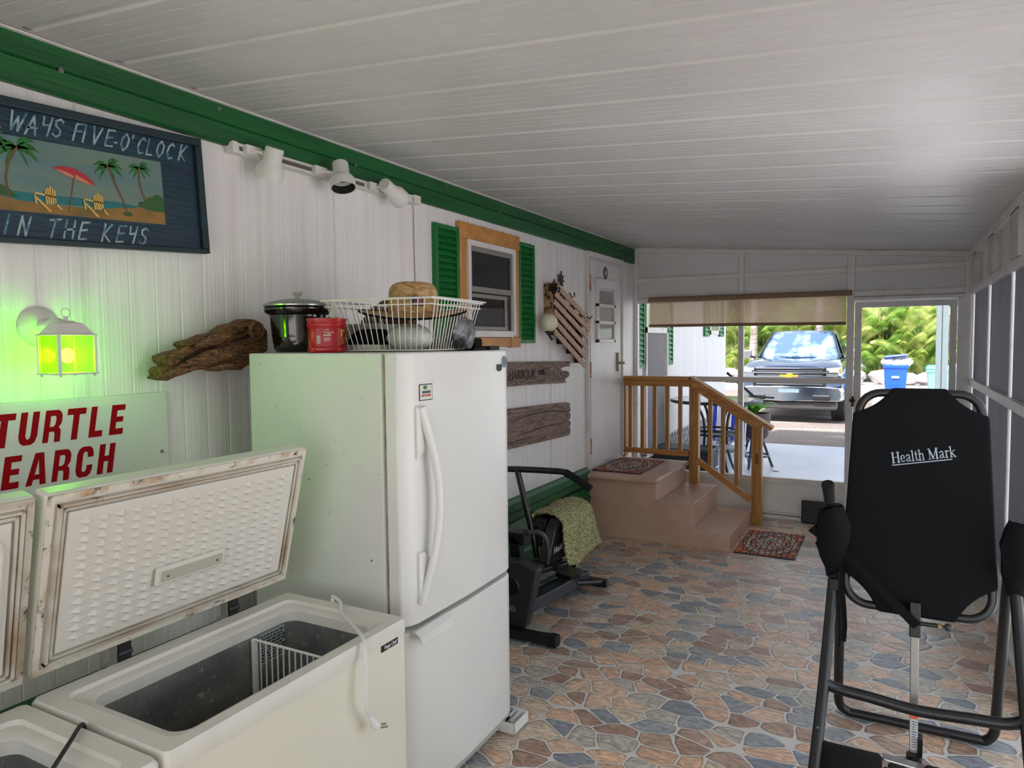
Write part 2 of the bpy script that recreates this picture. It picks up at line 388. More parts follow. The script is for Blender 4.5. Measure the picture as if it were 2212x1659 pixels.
# green skirting under the siding
b = MB()
b.prism([(0,.60),(.035,.60),(.05,.575),(.05,.52),(.035,.50),(.035,.455),(.0,.45)], (XL,Y0,0), (1,0,0), (0,0,1), (0,5.74-Y0,0))
b.prism([(0,.43),(.02,.43),(.075,.36),(.075,.34),(.06,.30),(.06,.22),(.07,.2),(.07,.03),(0,.03)], (XL,Y0,0), (1,0,0), (0,0,1), (0,5.70-Y0,0))
b.box(XL-.1, XL+.001, Y0, 5.74, 0, .6)
struct(b.build('baseboard_left', green_p), 'green painted skirting boards below the siding', 'skirting')
b = MB(); b.box(XL-.16, XL-.012, 5.7, 7.1, 0, .57); struct(b.build('wall_left_base', panel_grey), 'closed base under the home door', 'wall')

# ---------------------------------------------------------------- end wall
yf, yb_ = YE-.02, YE+.035
def fr(b, x0, x1, z0, z1, y0=yf, y1=yb_): b.box(x0, x1, y0, y1, z0, z1)
b = MB()
fr(b, XL+.001, -2.325, 0, 2.665)                # corner post
b.prism([(-2.325, zc(-2.325)-.045), (.53, zc(.53)-.045), (.53, zc(.53)), (-2.325, zc(-2.325))], (0, yf-.005, 0), (1,0,0), (0,0,1), (0, .06, 0))
fr(b, -1.318, -1.268, .33, zc(-1.268)-.04); fr(b, -.368, -.308, 0, zc(-.308)-.04); fr(b, .53, .60, 0, zc(.60))
for x0, x1 in ((-2.325,-1.318), (-1.268,-.368), (-.308,.53)): fr(b, x0, x1, 2.305, 2.352, yf+.006)
fr(b, -2.325, -.368, 2.095, 2.14, yf+.006); fr(b, -.308, .53, 2.09, 2.135, yf+.006); fr(b, -.308, .53, 2.052, 2.078, yf+.0)
fr(b, -2.325, -1.318, 1.30, 1.350, yf+.008); fr(b, -1.268, -.368, 1.30, 1.350, yf+.008)
fr(b, -2.325, -1.318, .34, .395, yf-.004); fr(b, -1.268, -.368, .34, .395, yf-.004)
fr(b, -1.3, -.368, 0, .035, yf-.02); fr(b, -1.30, -.368, .045, .06, yf-.008)
wf = b.build('wall_end_frame', frame_white, bevel=.003); struct(wf, 'white aluminium framing of the screened end wall', 'wall frame')
b = MB()
yp = YE+.012
b.prism([(-2.325,2.12),(-.34,2.12),(-.34,2.037),(.53,2.037),(.53,zc(.53)-.03),(-2.325,zc(-2.325)-.03)], (0,yp,0), (1,0,0), (0,0,1), (0,.015,0))
struct(b.build('wall_end', M('infill_panel', S(226,226,227), .6, noise=(2, S(214,214,215), .4, .8))), 'white solid panels above and below the end wall screens', 'wall')
b = MB(); b.box(-2.325, -.368, yp, yp+.015, 0, .36); struct(b.build('wall_end_kick', panel_grey), 'white kick panel under the end wall screens', 'wall')
screen_m = M('insect_screen', S(90,92,96), .8, alpha_mix=(.90,))
b = MB()
for x0, x1 in ((-2.325,-1.318), (-1.268,-.368)):
    for z0, z1 in ((.395,1.30), (1.35,2.095)):
        b.face([(x0,yp+.008,z0),(x1,yp+.008,z0),(x1,yp+.008,z1),(x0,yp+.008,z1)])
struct(b.build('window_2', screen_m), 'insect screens of the end wall looking out to the driveway', 'screen')

# screen door
d = thing('door_2', (.085, YE, 0), 'white framed screen door in the end wall', 'door'); d['kind'] = 'structure'
b = MB(); x0, x1, zt = -.300, .478, 2.035
for a, c, e, g in ((x0, x0+.055, .02, zt), (x1-.05, x1, .02, zt), (x0+.055, x1-.05, zt-.05, zt), (x0+.055, x1-.05, .02, .30), (x0+.055, x1-.05, 1.0, 1.04)):
    b.box(a, c, yf-.012, yf+.018, e, g)
b.build('door_frame', frame_white, d, bevel=.003)
b = MB(); b.box(x1+.006, .53, yf-.004, yf+.03, 0, 2.05); b.build('jamb', frame_white, d)
b = MB(); b.face([(x0+.055,YE,.3),(x1-.05,YE,.3),(x1-.05,YE,zt-.05),(x0+.055,YE,zt-.05)]); b.build('screen_mesh', M('door_screen', S(150,152,156), .8, alpha_mix=(.94,)), d)
b = MB(); b.box(-.335, -.29, yf-.035, yf-.01, 1.14, 1.165); b.box(-.318, -.300, yf-.045, yf-.02, 1.10, 1.19); b.build('latch', M('rusty_latch', S(62,44,32), .6, .4), d)
b = MB(); b.box(-.305, -.275, yf-.03, yf-.012, .99, 1.04); b.build('pull', grey_met, d)

# ---------------------------------------------------------------- right wall
b = MB()
xr = XR
b.prism([(0,2.36),(0,2.43),(.06,2.43),(.06,2.36)], (xr-.03,1.2,0), (1,0,0), (0,0,1), (0,5.89,0))
b.box(xr-.015, xr+.04, 1.2, 7.09, 2.07, 2.12)
b.box(xr-.010, xr+.04, 3.78, 7.09, 1.31, 1.365)
b.box(xr-.010, xr+.04, 1.2, 7.09, .0, .045); b.box(xr-.006, xr+.04, 1.2, 7.09, .27, .31)
for y in (2.7, 3.78, 4.87, 5.96, 7.06): b.box(xr+.004, xr+.04, y-.009, y+.009, 0, 2.10)
struct(b.build('wall_right_frame', frame_white, bevel=.003), 'white aluminium framing along the right side', 'wall frame')
b = MB(); b.box(xr+.015, xr+.03, 3.78, 7.09, 2.1, 2.38); b.box(xr+.01, xr+.03, 3.78, 7.09, .02, .29)
struct(b.build('wall_right', panel_grey), 'white header and kick panels along the right side', 'wall')
b = MB()
for y in (4.55, 5.57, 6.62): b.box(xr-.03, xr+.02, y-.15, y+.15, 2.12, 2.37)
struct(b.build('trim_5', M('bracket_board', S(206,203,198), .6, noise=(8, S(170,166,160), .5, .7), spots=(30, S(30,28,26), .72, .76))), 'painted bracket boards in the right header', 'trim')
vinyl = M('grimy_screen_vinyl', S(44,43,46), .55, noise=(2.2, S(84,82,86), .42, .72), bump=(60,.2), stretch=(1,5,.35), trans=(.5, S(64,62,68)), spec=.3)
b = MB()
ys = [3.78, 4.87, 5.96, 7.06]
for ya, yb2 in zip(ys, ys[1:]):
    for z0, z1 in ((.30,1.315), (1.36,2.075)):
        b.face([(xr+.02,ya+.02,z0),(xr+.02,yb2-.02,z0),(xr+.02,yb2-.02,z1),(xr+.02,ya+.02,z1)])
struct(b.build('window_3', vinyl), 'grimy grey screen vinyl panels of the right wall', 'screen')

b = MB(); b.box(XL, -1.7, Y0-.06, Y0, 0, 2.7); b.box(-1.7, XR+.04, Y0-.06, Y0, 0, .45); b.box(-1.7, XR+.04, Y0-.06, Y0, 2.42, 2.7); struct(b.build('wall_back_added', white_paint), 'added unseen white wall with a wide daylight opening behind the camera', 'wall')  # unseen wall added to limit and shape the daylight from behind
b = MB(); b.box(XR, XR+.04, Y0, 1.7, 0, 2.45); struct(b.build('wall_right_added', white_paint), 'added unseen white wall stretch blocking daylight beside the camera', 'wall')  # unseen stretch added so side daylight enters only farther along
# ---------------------------------------------------------------- home door in left wall
D = thing('door_1', (XL+.02, 6.2, .58), 'white home door with three small louvre panes above the steps', 'door'); D['kind'] = 'structure'
dm = M('door_white', S(228,224,222), .38, noise=(3, S(210,206,206), .4, .8))
b = MB(); b.box(XL, XL+.022, 5.84, 6.62, .60, 2.43); b.build('door_panel', dm, D, bevel=.004)
b = MB()
b.box(XL, XL+.03, 5.77, 5.80, .58, 2.50); b.box(XL, XL+.03, 6.66, 6.70, .58, 2.50); b.box(XL, XL+.03, 5.80, 6.66, 2.45, 2.50)
b.build('door_jamb', white_paint, D, bevel=.003)
b = MB()
b.box(XL+.0, XL+.02, 5.802, 5.825, .60, 2.44); b.build('hinge_strip', M('rust_stained_paint', S(214,184,170), .6, noise=(12, S(150,96,74), .45, .7)), D)
b = MB()
for z in (.78, 1.46, 2.22): b.tube([(XL+.03,5.812,z-.07),(XL+.03,5.812,z+.07)], .011, 8)
b.build('hinges', M('rusty_hinge', S(206,160,146), .6, noise=(20, S(140,84,60), .4, .7)), D)
# window unit in door
b = MB(); y0, y1, z0, z1 = 5.96, 6.42, 1.70, 2.21
b.box(XL+.02, XL+.045, y0, y0+.035, z0, z1); b.box(XL+.02, XL+.045, y1-.035, y1, z0, z1); b.box(XL+.02, XL+.045, y0, y1, z0, z0+.03)
b.box(XL+.02, XL+.06, y0-.03, y1+.01, z1-.02, z1+.06)
hh = (z1-z0-.05)/3
for k in (1, 2): b.box(XL+.02, XL+.045, y0, y1, z0+.03+hh*k-.015, z0+.03+hh*k+.015)
wd = b.build('window_frame', dm, D, bevel=.003)
for k in range(3):
    b = MB(); b.box(XL+.024, XL+.03, y0+.04, y1-.04, z0+.035+hh*k+.012, z0+.03+hh*(k+1)-.02); b.build('pane', M('louvre_glass', S(150,154,152), .15, spec=.8), wd)
b = MB(); b.lathe([(0,.003),(.056,.003),(.058,0)], (XL+.022, 6.206, 2.34), 28, (Vector((0,1,0)), Vector((0,0,1)), Vector((1,0,0)))); st = b.build('round_decal', M('black_decal', S(28,24,26), .4), D)
b = MB()
for k in range(6):
    a = k*PI/3+.3; blob2(b, [(0,0), (.02*math.cos(a-.4), .02*math.sin(a-.4)), (.036*math.cos(a), .036*math.sin(a)), (.02*math.cos(a+.4), .02*math.sin(a+.4))], (XL+.0262,6.206,2.34), (0,1,0), (0,0,1), (1,0,0))
for k in range(24):
    a = k*PI/12; blob2(b, [(.045*math.cos(a),.045*math.sin(a)),(.050*math.cos(a),.050*math.sin(a)),(.050*math.cos(a+.16),.050*math.sin(a+.16)),(.045*math.cos(a+.16),.045*math.sin(a+.16))], (XL+.0262,6.206,2.34), (0,1,0), (0,0,1), (1,0,0))
b.build('emblem', M('decal_white', S(226,224,222), .5), st)
b = MB(); b.box(XL+.02, XL+.045, 6.50, 6.56, 1.42, 1.60); b.build('lock_plate', M('tarnished_plate', S(150,140,124), .4, .5), D, bevel=.004)
b = MB(); b.tube([(XL+.04,6.53,1.50),(XL+.085,6.53,1.50)], .013, 10); b.tube([(XL+.085,6.53,1.50),(XL+.09,6.55,1.503),(XL+.092,6.64,1.495)], [.012,.011,.007], 10); b.build('lever_handle', M('nickel', S(190,186,178), .25, .8), D, smooth=True)
b = MB(); b.tube([(XL+.03,6.53,1.43),(XL+.035,6.535,1.38),(XL+.03,6.53,1.33)], .004, 6); b.build('key_cord', M('key_cord', S(200,196,190), .6), D)

# ---------------------------------------------------------------- home window with pine casing
W1 = thing('window_1', (XL+.02, 4.08, 1.68), 'dark two-sash window in a new pine casing on the left wall', 'window'); W1['kind'] = 'structure'
b = MB()
b.box(XL, XL+.035, 3.69, 4.475, 2.35, 2.45); b.build('casing_head', pine, W1, bevel=.003)
b = MB(); b.box(XL, XL+.03, 3.695, 3.775, 1.755, 2.35); b.build('casing_side', pine_v, W1, bevel=.003)
b = MB(); b.box(XL, XL+.03, 4.40, 4.472, 1.74, 2.35); b.build('casing_side', pine_v, W1, bevel=.003)
b = MB(); b.box(XL, XL+.032, 3.69, 4.34, 1.678, 1.74); b.box(XL, XL+.036, 4.342, 4.475, 1.672, 1.742); b.build('casing_sill', pine, W1, bevel=.003)
b = MB()
b.box(XL+.0, XL+.045, 3.775, 3.805, 1.755, 2.35); b.box(XL, XL+.045, 4.365, 4.40, 1.755, 2.35); b.box(XL, XL+.045, 3.805, 4.365, 2.315, 2.35); b.box(XL, XL+.045, 3.805, 4.365, 1.742, 1.785)
b.build('frame', dm, W1, bevel=.003)
wg = M('sash_grey', S(142,138,132), .45, .2)
b = MB(); b.box(XL+.006, XL+.02, 3.805, 4.365, 1.785, 2.315); b.build('pane', glass_dark, W1)
b = MB()
b.box(XL+.02, XL+.034, 3.806, 4.364, 2.285, 2.314); b.box(XL+.02, XL+.034, 3.806, 4.364, 2.03, 2.065); b.box(XL+.02, XL+.034, 3.806, 3.83, 2.065, 2.285); b.box(XL+.02, XL+.034, 4.345, 4.364, 2.065, 2.285)
b.box(XL+.021, XL+.03, 3.806, 4.30, 1.787, 1.812); b.box(XL+.021, XL+.03, 4.262, 4.29, 1.812, 2.0); b.box(XL+.021, XL+.028, 3.806, 4.30, 1.995, 2.02)
b.build('sash', wg, W1, bevel=.002)
b = MB(); b.box(XL+.0195, XL+.0215, 3.82, 4.26, 1.80, 1.93); b.build('blind', M('grey_blind', S(72,70,70), .8, bump=(80,.5)), W1)

def shutter(y0, y1, z0, z1, label, group, x=XL, nsl=17):
    s = thing('louvered_shutter', (x+.015, (y0+y1)/2, z0), label, 'shutter', group)
    b = MB(); w_ = .028
    b.box(x, x+.03, y0, y0+w_, z0, z1); b.box(x, x+.03, y1-w_, y1, z0, z1); b.box(x, x+.03, y0+w_, y1-w_, z0, z0+.025); b.box(x, x+.03, y0+w_, y1-w_, z1-.025, z1)
    b.box(x, x+.004, y0+w_, y1-w_, z0, z1)
    b.build('stile_frame', green_sh, s, bevel=.002)
    b = MB(); h = (z1-z0-.05)/nsl
    for k in range(nsl):
        zz = z0+.025+h*k
        b.prism([(0.026,0),(0.030,.003),(0.008,h*1.02),(0.004,h*1.02)], (x, y0+w_, zz), (1,0,0), (0,0,1), (0, y1-y0-2*w_, 0))
    b.build('louvres', green_sh, s)
    return s
shutter(3.435, 3.69, 1.70, 2.405, 'green louvered shutter left of the pine-cased window', 'green shutters beside the pine-cased window')
shutter(4.478, 4.73, 1.70, 2.42, 'green louvered shutter right of the pine-cased window', 'green shutters beside the pine-cased window')

# ---------------------------------------------------------------- steps
st = thing('entry_steps', (-1.75, 6.25, 0), 'brown painted three-step stairs up to the home door', 'steps')
b = MB()
b.prism([(-2.37,0),(-1.125,0),(-1.125,.132),(-1.44,.132),(-1.44,.343),(-1.735,.343),(-1.735,.515),(-2.37,.515)], (0,5.765,0), (1,0,0), (0,0,1), (0,.98,0))
b.build('step_body', brown_paint, st, bevel=.004)
b = MB(); b.prism([(-2.365,.516),(-1.70,.516),(-1.70,.556),(-2.365,.556)], (0,5.69,0), (1,0,0), (0,0,1), (0,1.05,0)); b.build('landing_slab', brown_paint, st, bevel=.014, seg=3)
b = MB(); b.box(-1.44-.292, -1.125-.312, 5.765, 6.745, .343, .3455); b.box(-1.435, -1.122, 5.765, 6.745, .132, .1345); b.build('tread', brown_paint, st)
b = MB()
rnd = random.Random(3)
for xe, ze, y0, y1 in ((-1.7005,.5565,5.9,6.7), (-1.4375,.3462,5.85,6.7)):
    pts = [(xe+rnd.uniform(-.006,.002), y0+(y1-y0)*k/12, ze-.001) for k in range(13)]
    b.tube(pts, [rnd.uniform(.002,.006) for _ in pts], 6)
b.tube([(-1.728,y,.3475) for y in (5.77,6.2,6.74)], .003, 6); b.tube([(-1.433,y,.1365) for y in (5.77,6.2,6.74)], .003, 6)
b.build('worn_nosing', worn_edge, st)

# ---------------------------------------------------------------- railing
rl = thing('stair_railing', (-1.7, 6.76, 0), 'treated wood stair railing with square balusters beside the brown steps', 'railing')
yr = 6.72
def post(x0, x1, z0, z1):
    b = MB(); b.box(x0, x1, yr, yr+.088, z0, z1); return b.build('post', cedar_v, rl, bevel=.004)
post(-2.365, -2.335, .557, 1.31); post(-1.70, -1.612, .346, 1.305)
p2 = post(-1.125, -1.035, .0, .93)
b = MB()
for k in range(1):
    pts = [(-1.078+.011*math.cos(t*PI/8), yr-.0008, .62+.045*math.sin(t*PI/8)) for t in range(16)]
    b.tube(pts, .0042, 6, closed=True)
b.ball((-1.078, yr, .62), .004, 8); b.build('knot', M('wood_knot', S(70,36,14), .6), p2)
def railbar(name, p0, p1, w_, h, mat=cedar_h):
    b = MB(); b.bar(p0, p1, w_, h); return b.build(name, mat, rl, bevel=.004)
railbar('top_cap', (-2.36, yr+.03, 1.345), (-1.675, yr+.03, 1.345), .14, .036)
railbar('upper_rail', (-2.36, yr-.012, 1.298), (-1.67, yr-.012, 1.298), .036, .055)
railbar('lower_rail', (-2.34, yr-.012, .632), (-1.70, yr-.012, .628), .036, .05)
railbar('top_cap', (-1.69, yr+.03, 1.357), (-.945, yr+.03, .90), .14, .036)
railbar('upper_rail', (-1.68, yr-.012, 1.300), (-1.035, yr-.012, .905), .036, .07)
railbar('lower_rail', (-1.62, yr-.012, .575), (-1.125, yr-.012, .235), .036, .055)
cap_z = lambda x: 1.300 + (x+1.68)*(.905-1.300)/(.645)
low_z = lambda x: .575 + (x+1.62)*(.235-.575)/(.495)
for px_ in (-2.29, -2.165, -2.04, -1.915, -1.79):
    b = MB(); b.box(px_-.018, px_+.018, yr+.008, yr+.044, .612, 1.32); b.build('baluster', cedar_v, rl, bevel=.002)
for px_ in (-1.505, -1.385, -1.258):
    b = MB(); b.prism([(px_-.018, low_z(px_-.018)-.02),(px_+.018, low_z(px_+.018)-.02),(px_+.018, cap_z(px_+.018)+.02),(px_-.018, cap_z(px_-.018)+.02)], (0,yr+.008,0), (1,0,0), (0,0,1), (0,.036,0)); b.build('baluster', cedar_v, rl, bevel=.002)

# ---------------------------------------------------------------- mats
def mosaic_mat():
    m = bpy.data.materials.new('mosaic_mat'); m.use_nodes = True; t = m.node_tree; N, L = t.nodes, t.links
    b = N['Principled BSDF']; b.inputs['Roughness'].default_value = .8
    tc = N.new('ShaderNodeTexCoord')
    mp = N.new('ShaderNodeMapping'); mp.inputs['Scale'].default_value = (22, 15, 0); L.new(tc.outputs['Object'], mp.inputs[0])
    v = N.new('ShaderNodeTexVoronoi'); v.voronoi_dimensions = '2D'; v.feature = 'DISTANCE_TO_EDGE'; v.inputs['Scale'].default_value = 1; v.inputs['Randomness'].default_value = .7; L.new(mp.outputs[0], v.inputs['Vector'])
    v2 = N.new('ShaderNodeTexVoronoi'); v2.voronoi_dimensions = '2D'; v2.feature = 'F1'; v2.inputs['Scale'].default_value = 1; v2.inputs['Randomness'].default_value = .7; L.new(mp.outputs[0], v2.inputs['Vector'])
    g = N.new('ShaderNodeMath'); g.operation = 'GREATER_THAN'; g.inputs[1].default_value = .10; L.new(v.outputs['Distance'], g.inputs[0])
    # elliptical rings
    sp = N.new('ShaderNodeVectorMath'); sp.operation = 'MULTIPLY'; sp.inputs[1].default_value = (1/.23, 1/.37, 0); L.new(tc.outputs['Object'], sp.inputs[0])
    ln = N.new('ShaderNodeVectorMath'); ln.operation = 'LENGTH'; L.new(sp.outputs[0], ln.inputs[0])
    cr = N.new('ShaderNodeValToRGB'); cr.color_ramp.interpolation = 'CONSTANT'
    K = S(26,20,20)
    cols = [(0,S(236,160,112)),(.12,K),(.15,S(222,204,186)),(.50,K),(.535,S(232,152,112)),(.645,K),(.68,S(212,194,178)),(.90,K),(.93,S(226,136,98))]
    e = cr.color_ramp.elements
    while len(e) < len(cols): e.new(.5)
    for i, (p, c) in enumerate(cols): e[i].position = p; e[i].color = c
    L.new(ln.outputs['Value'], cr.inputs[0])
    s2 = N.new('ShaderNodeSeparateColor'); L.new(v2.outputs['Color'], s2.inputs[0])
    mr = N.new('ShaderNodeMapRange'); mr.inputs[3].default_value = .55; mr.inputs[4].default_value = 1.1; L.new(s2.outputs[0], mr.inputs[0])
    ml = N.new('ShaderNodeVectorMath'); ml.operation = 'SCALE'; L.new(cr.outputs[0], ml.inputs[0]); L.new(mr.outputs[0], ml.inputs['Scale'])
    mx = N.new('ShaderNodeMix'); mx.data_type = 'RGBA'; mx.inputs[6].default_value = K; L.new(g.outputs[0], mx.inputs[0]); L.new(ml.outputs[0], mx.inputs[7]); L.new(mx.outputs[2], b.inputs['Base Color'])
    bp = N.new('ShaderNodeBump'); bp.inputs['Strength'].default_value = .5; bp.inputs['Distance'].default_value = .004; L.new(g.outputs[0], bp.inputs['Height']); L.new(bp.outputs[0], b.inputs['Normal'])
    return m
mosm = mosaic_mat()
def doormat(x0, x1, y0, y1, z, label):
    t = thing('doormat', ((x0+x1)/2, (y0+y1)/2, z), label, 'doormat')
    b = MB(); b.box(x0, x1, y0, y1, z, z+.007); b.build('rubber_backing', black_plastic, t, bevel=.002)
    b = MB(); b.box(x0+.008, x1-.008, y0+.008, y1-.008, z+.007, z+.010); o = b.build('mosaic_face', mosm, t)
doormat(-2.345, -1.90, 5.86, 6.60, .5565, 'mosaic-pattern doormat on the stair landing at the home door')
doormat(-1.10, -.635, 5.77, 6.52, .001, 'mosaic-pattern doormat on the floor at the foot of the steps')

# small black case leaning on the end wall kick panel
b = MB(); b.prism([(0,0),(.05,0),(.03,.215),(.005,.215)], (-.72,6.99,0), (0,1,0), (0,0,1), (.335,0,0))
o = b.build('black_case', black_plastic, bevel=.012, seg=3); tag(o, 'flat black case leaning on the end wall below the screen', 'case')

# ---------------------------------------------------------------- refrigerator
F = thing('refrigerator', (-1.82, 2.31, 0), 'white bottom-freezer refrigerator with rust specks, tallest appliance by the wall', 'refrigerator')
fx0, fx1, fy0, fy1 = -2.19, -1.545, 1.925, 2.698
b = MB(); b.box(fx0, fx1, fy0, fy1, .03, 1.672); b.build('cabinet', white_rust, F, bevel=.006)
b = MB(); b.box(fx1, fx1+.012, fy0+.012, fy1-.012, .06, 1.66); b.build('door_gasket', M('grimy_gasket', S(168,158,142), .7, noise=(10, S(110,90,70), .45, .75), spots=(25, S(120,78,44), .62, .7)), F)
def door(z0, z1, name):
    b = MB(); r = .03
    poly = [(fx1+.012, fy0), (fx1+.06, fy0+.002), (-1.462, fy0+.03), (-1.452, fy0+.07), (-1.445, (fy0+fy1)/2), (-1.452, fy1-.07), (-1.462, fy1-.03), (fx1+.06, fy1-.002), (fx1+.012, fy1)]
    b.prism(poly, (0,0,z0), (1,0,0), (0,1,0), (0,0,z1-z0))
    return b.build(name, white_ap, F, smooth=True, bevel=.006)
ud = door(.715, 1.672, 'refrigerator_door'); ld = door(.075, .695, 'freezer_door')
# curved full handle
b = MB(); pts = []
for k in range(17):
    t = k/16; z = .79+.69*t; y = 2.005+.052*math.sin(PI*t)+.01*t; x = -1.445+.042*math.sin(PI*t)
    pts.append((x, y, z))
b.tube(pts, [.022]+[.019]*15+[.022], 12, flat=.75); b.build('handle', white_ap, ud, smooth=True)
for z0, z1 in ((1.30,1.485),(.785,.97)):
    b = MB()
    b.prism([(1.988,z0),(2.035,z0+(.03 if z0>1 else 0)),(2.05,z1-.03),(2.02,z1),(1.988,z1)], (-1.455,0,0), (0,1,0), (0,0,1), (.014,0,0))
    b.build('handle_mount', white_ap, ud, bevel=.005)
b = MB()
prof = [(0,0),(.012,.002),(.03,-.012),(.042,-.03),(.046,-.028),(.034,-.004),(.014,.012),(0,.012)]
b.prism([(q[0], q[1]) for q in prof], (-1.455, 1.95, .69), (1,0,0), (0,0,1), (0,.205,0)); b.build('freezer_handle', white_ap, ld, bevel=.002)
b = MB(); b.box(-1.60, -1.50, 2.60, 2.68, 1.672, 1.69); b.box(-1.66, -1.52, 2.50, 2.62, 1.672, 1.684); b.build('hinge_cover', M('hinge_dark', S(40,38,34), .5), F, bevel=.004)
b = MB(); b.lathe([(0,.06),(.10,.055),(.16,.03),(.17,0)], (-1.75, 2.60, 1.672), 20); b.build('hinge_cap', M('pale_cap', S(196,204,188), .5), F, smooth=True)
# stickers
o3 = (-1.4478, 0, 0); n3 = (1,0,0)
b = MB(); b.box(-1.456, -1.4495, 2.012, 2.092, 1.502, 1.560); s1 = b.build('service_sticker', M('sticker_black', S(30,32,34), .4), ud)
b = MB(); b.box(-1.4495, -1.4488, 2.015, 2.089, 1.505, 1.557); b.build('sticker_face', M('sticker_white', S(224,222,214), .5), s1)
b = MB(); blob2(b, [(2.046+.012*math.cos(a*PI/6), 1.548+.007*math.sin(a*PI/6)) for a in range(12)], (-1.4485,0,0), (0,1,0), (0,0,1), n3); b.build('sticker_leaf', M('sticker_green', S(60,130,70), .5), s1)
b = MB(); b.box(-1.4488, -1.4483, 2.028, 2.078, 1.527, 1.536); b.build('sticker_band', M('sticker_grey', S(84,90,86), .5), s1)
text('1-877-667-8663', .011, (-1.4484, 2.0195, 1.516), (0,1,0), (0,0,1), M('sticker_red', S(200,60,50), .5), s1, 'sticker_number', sx=.85)
b = MB(); b.lathe([(0,.002),(.024,.002),(.025,0)], (-1.4510, 2.628, 1.622), 24, (Vector((0,1,0)), Vector((0,0,1)), Vector((1,.12,0)))); b.build('round_sticker', M('sticker_slate', S(112,116,130), .5, noise=(60, S(170,182,160), .5, .6)), ud)
b = MB(); b.prism([(2.560,1.590),(2.580,1.583),(2.600,1.590),(2.600,1.613),(2.560,1.613)], (-1.452,0,0), (0,1,0), (0,0,1), (.006,0,0)); b.build('badge', M('badge_grey', S(80,80,78), .3, .7), ud, bevel=.001)
# base grille + roller foot
b = MB(); b.box(-1.56, -1.47, fy0+.02, fy1-.02, .035, .07); b.build('base_grille', M('grille_white', S(180,180,174), .5), F)
b = MB(); b.box(-1.50, -1.405, 2.60, 2.735, .012, .016); b.box(-1.50, -1.405, 2.60, 2.605, .012, .06); b.box(-1.41, -1.405, 2.60, 2.735, .012, .06); b.box(-1.50, -1.405, 2.73, 2.735, .012, .06); b.box(-1.45,-1.44,2.64,2.73,.016,.05); b.box(-1.475,-1.47,2.64,2.73,.016,.05)
b.build('leveling_foot_cover', white_ap, F, bevel=.003)
for x, y in ((-2.15,1.96),(-2.15,2.65),(-1.60,1.96),(-1.60,2.65)):
    b = MB(); b.lathe([(.02,0),(.02,.035)], (x,y,0), 10); b.build('foot', black_plastic, F)

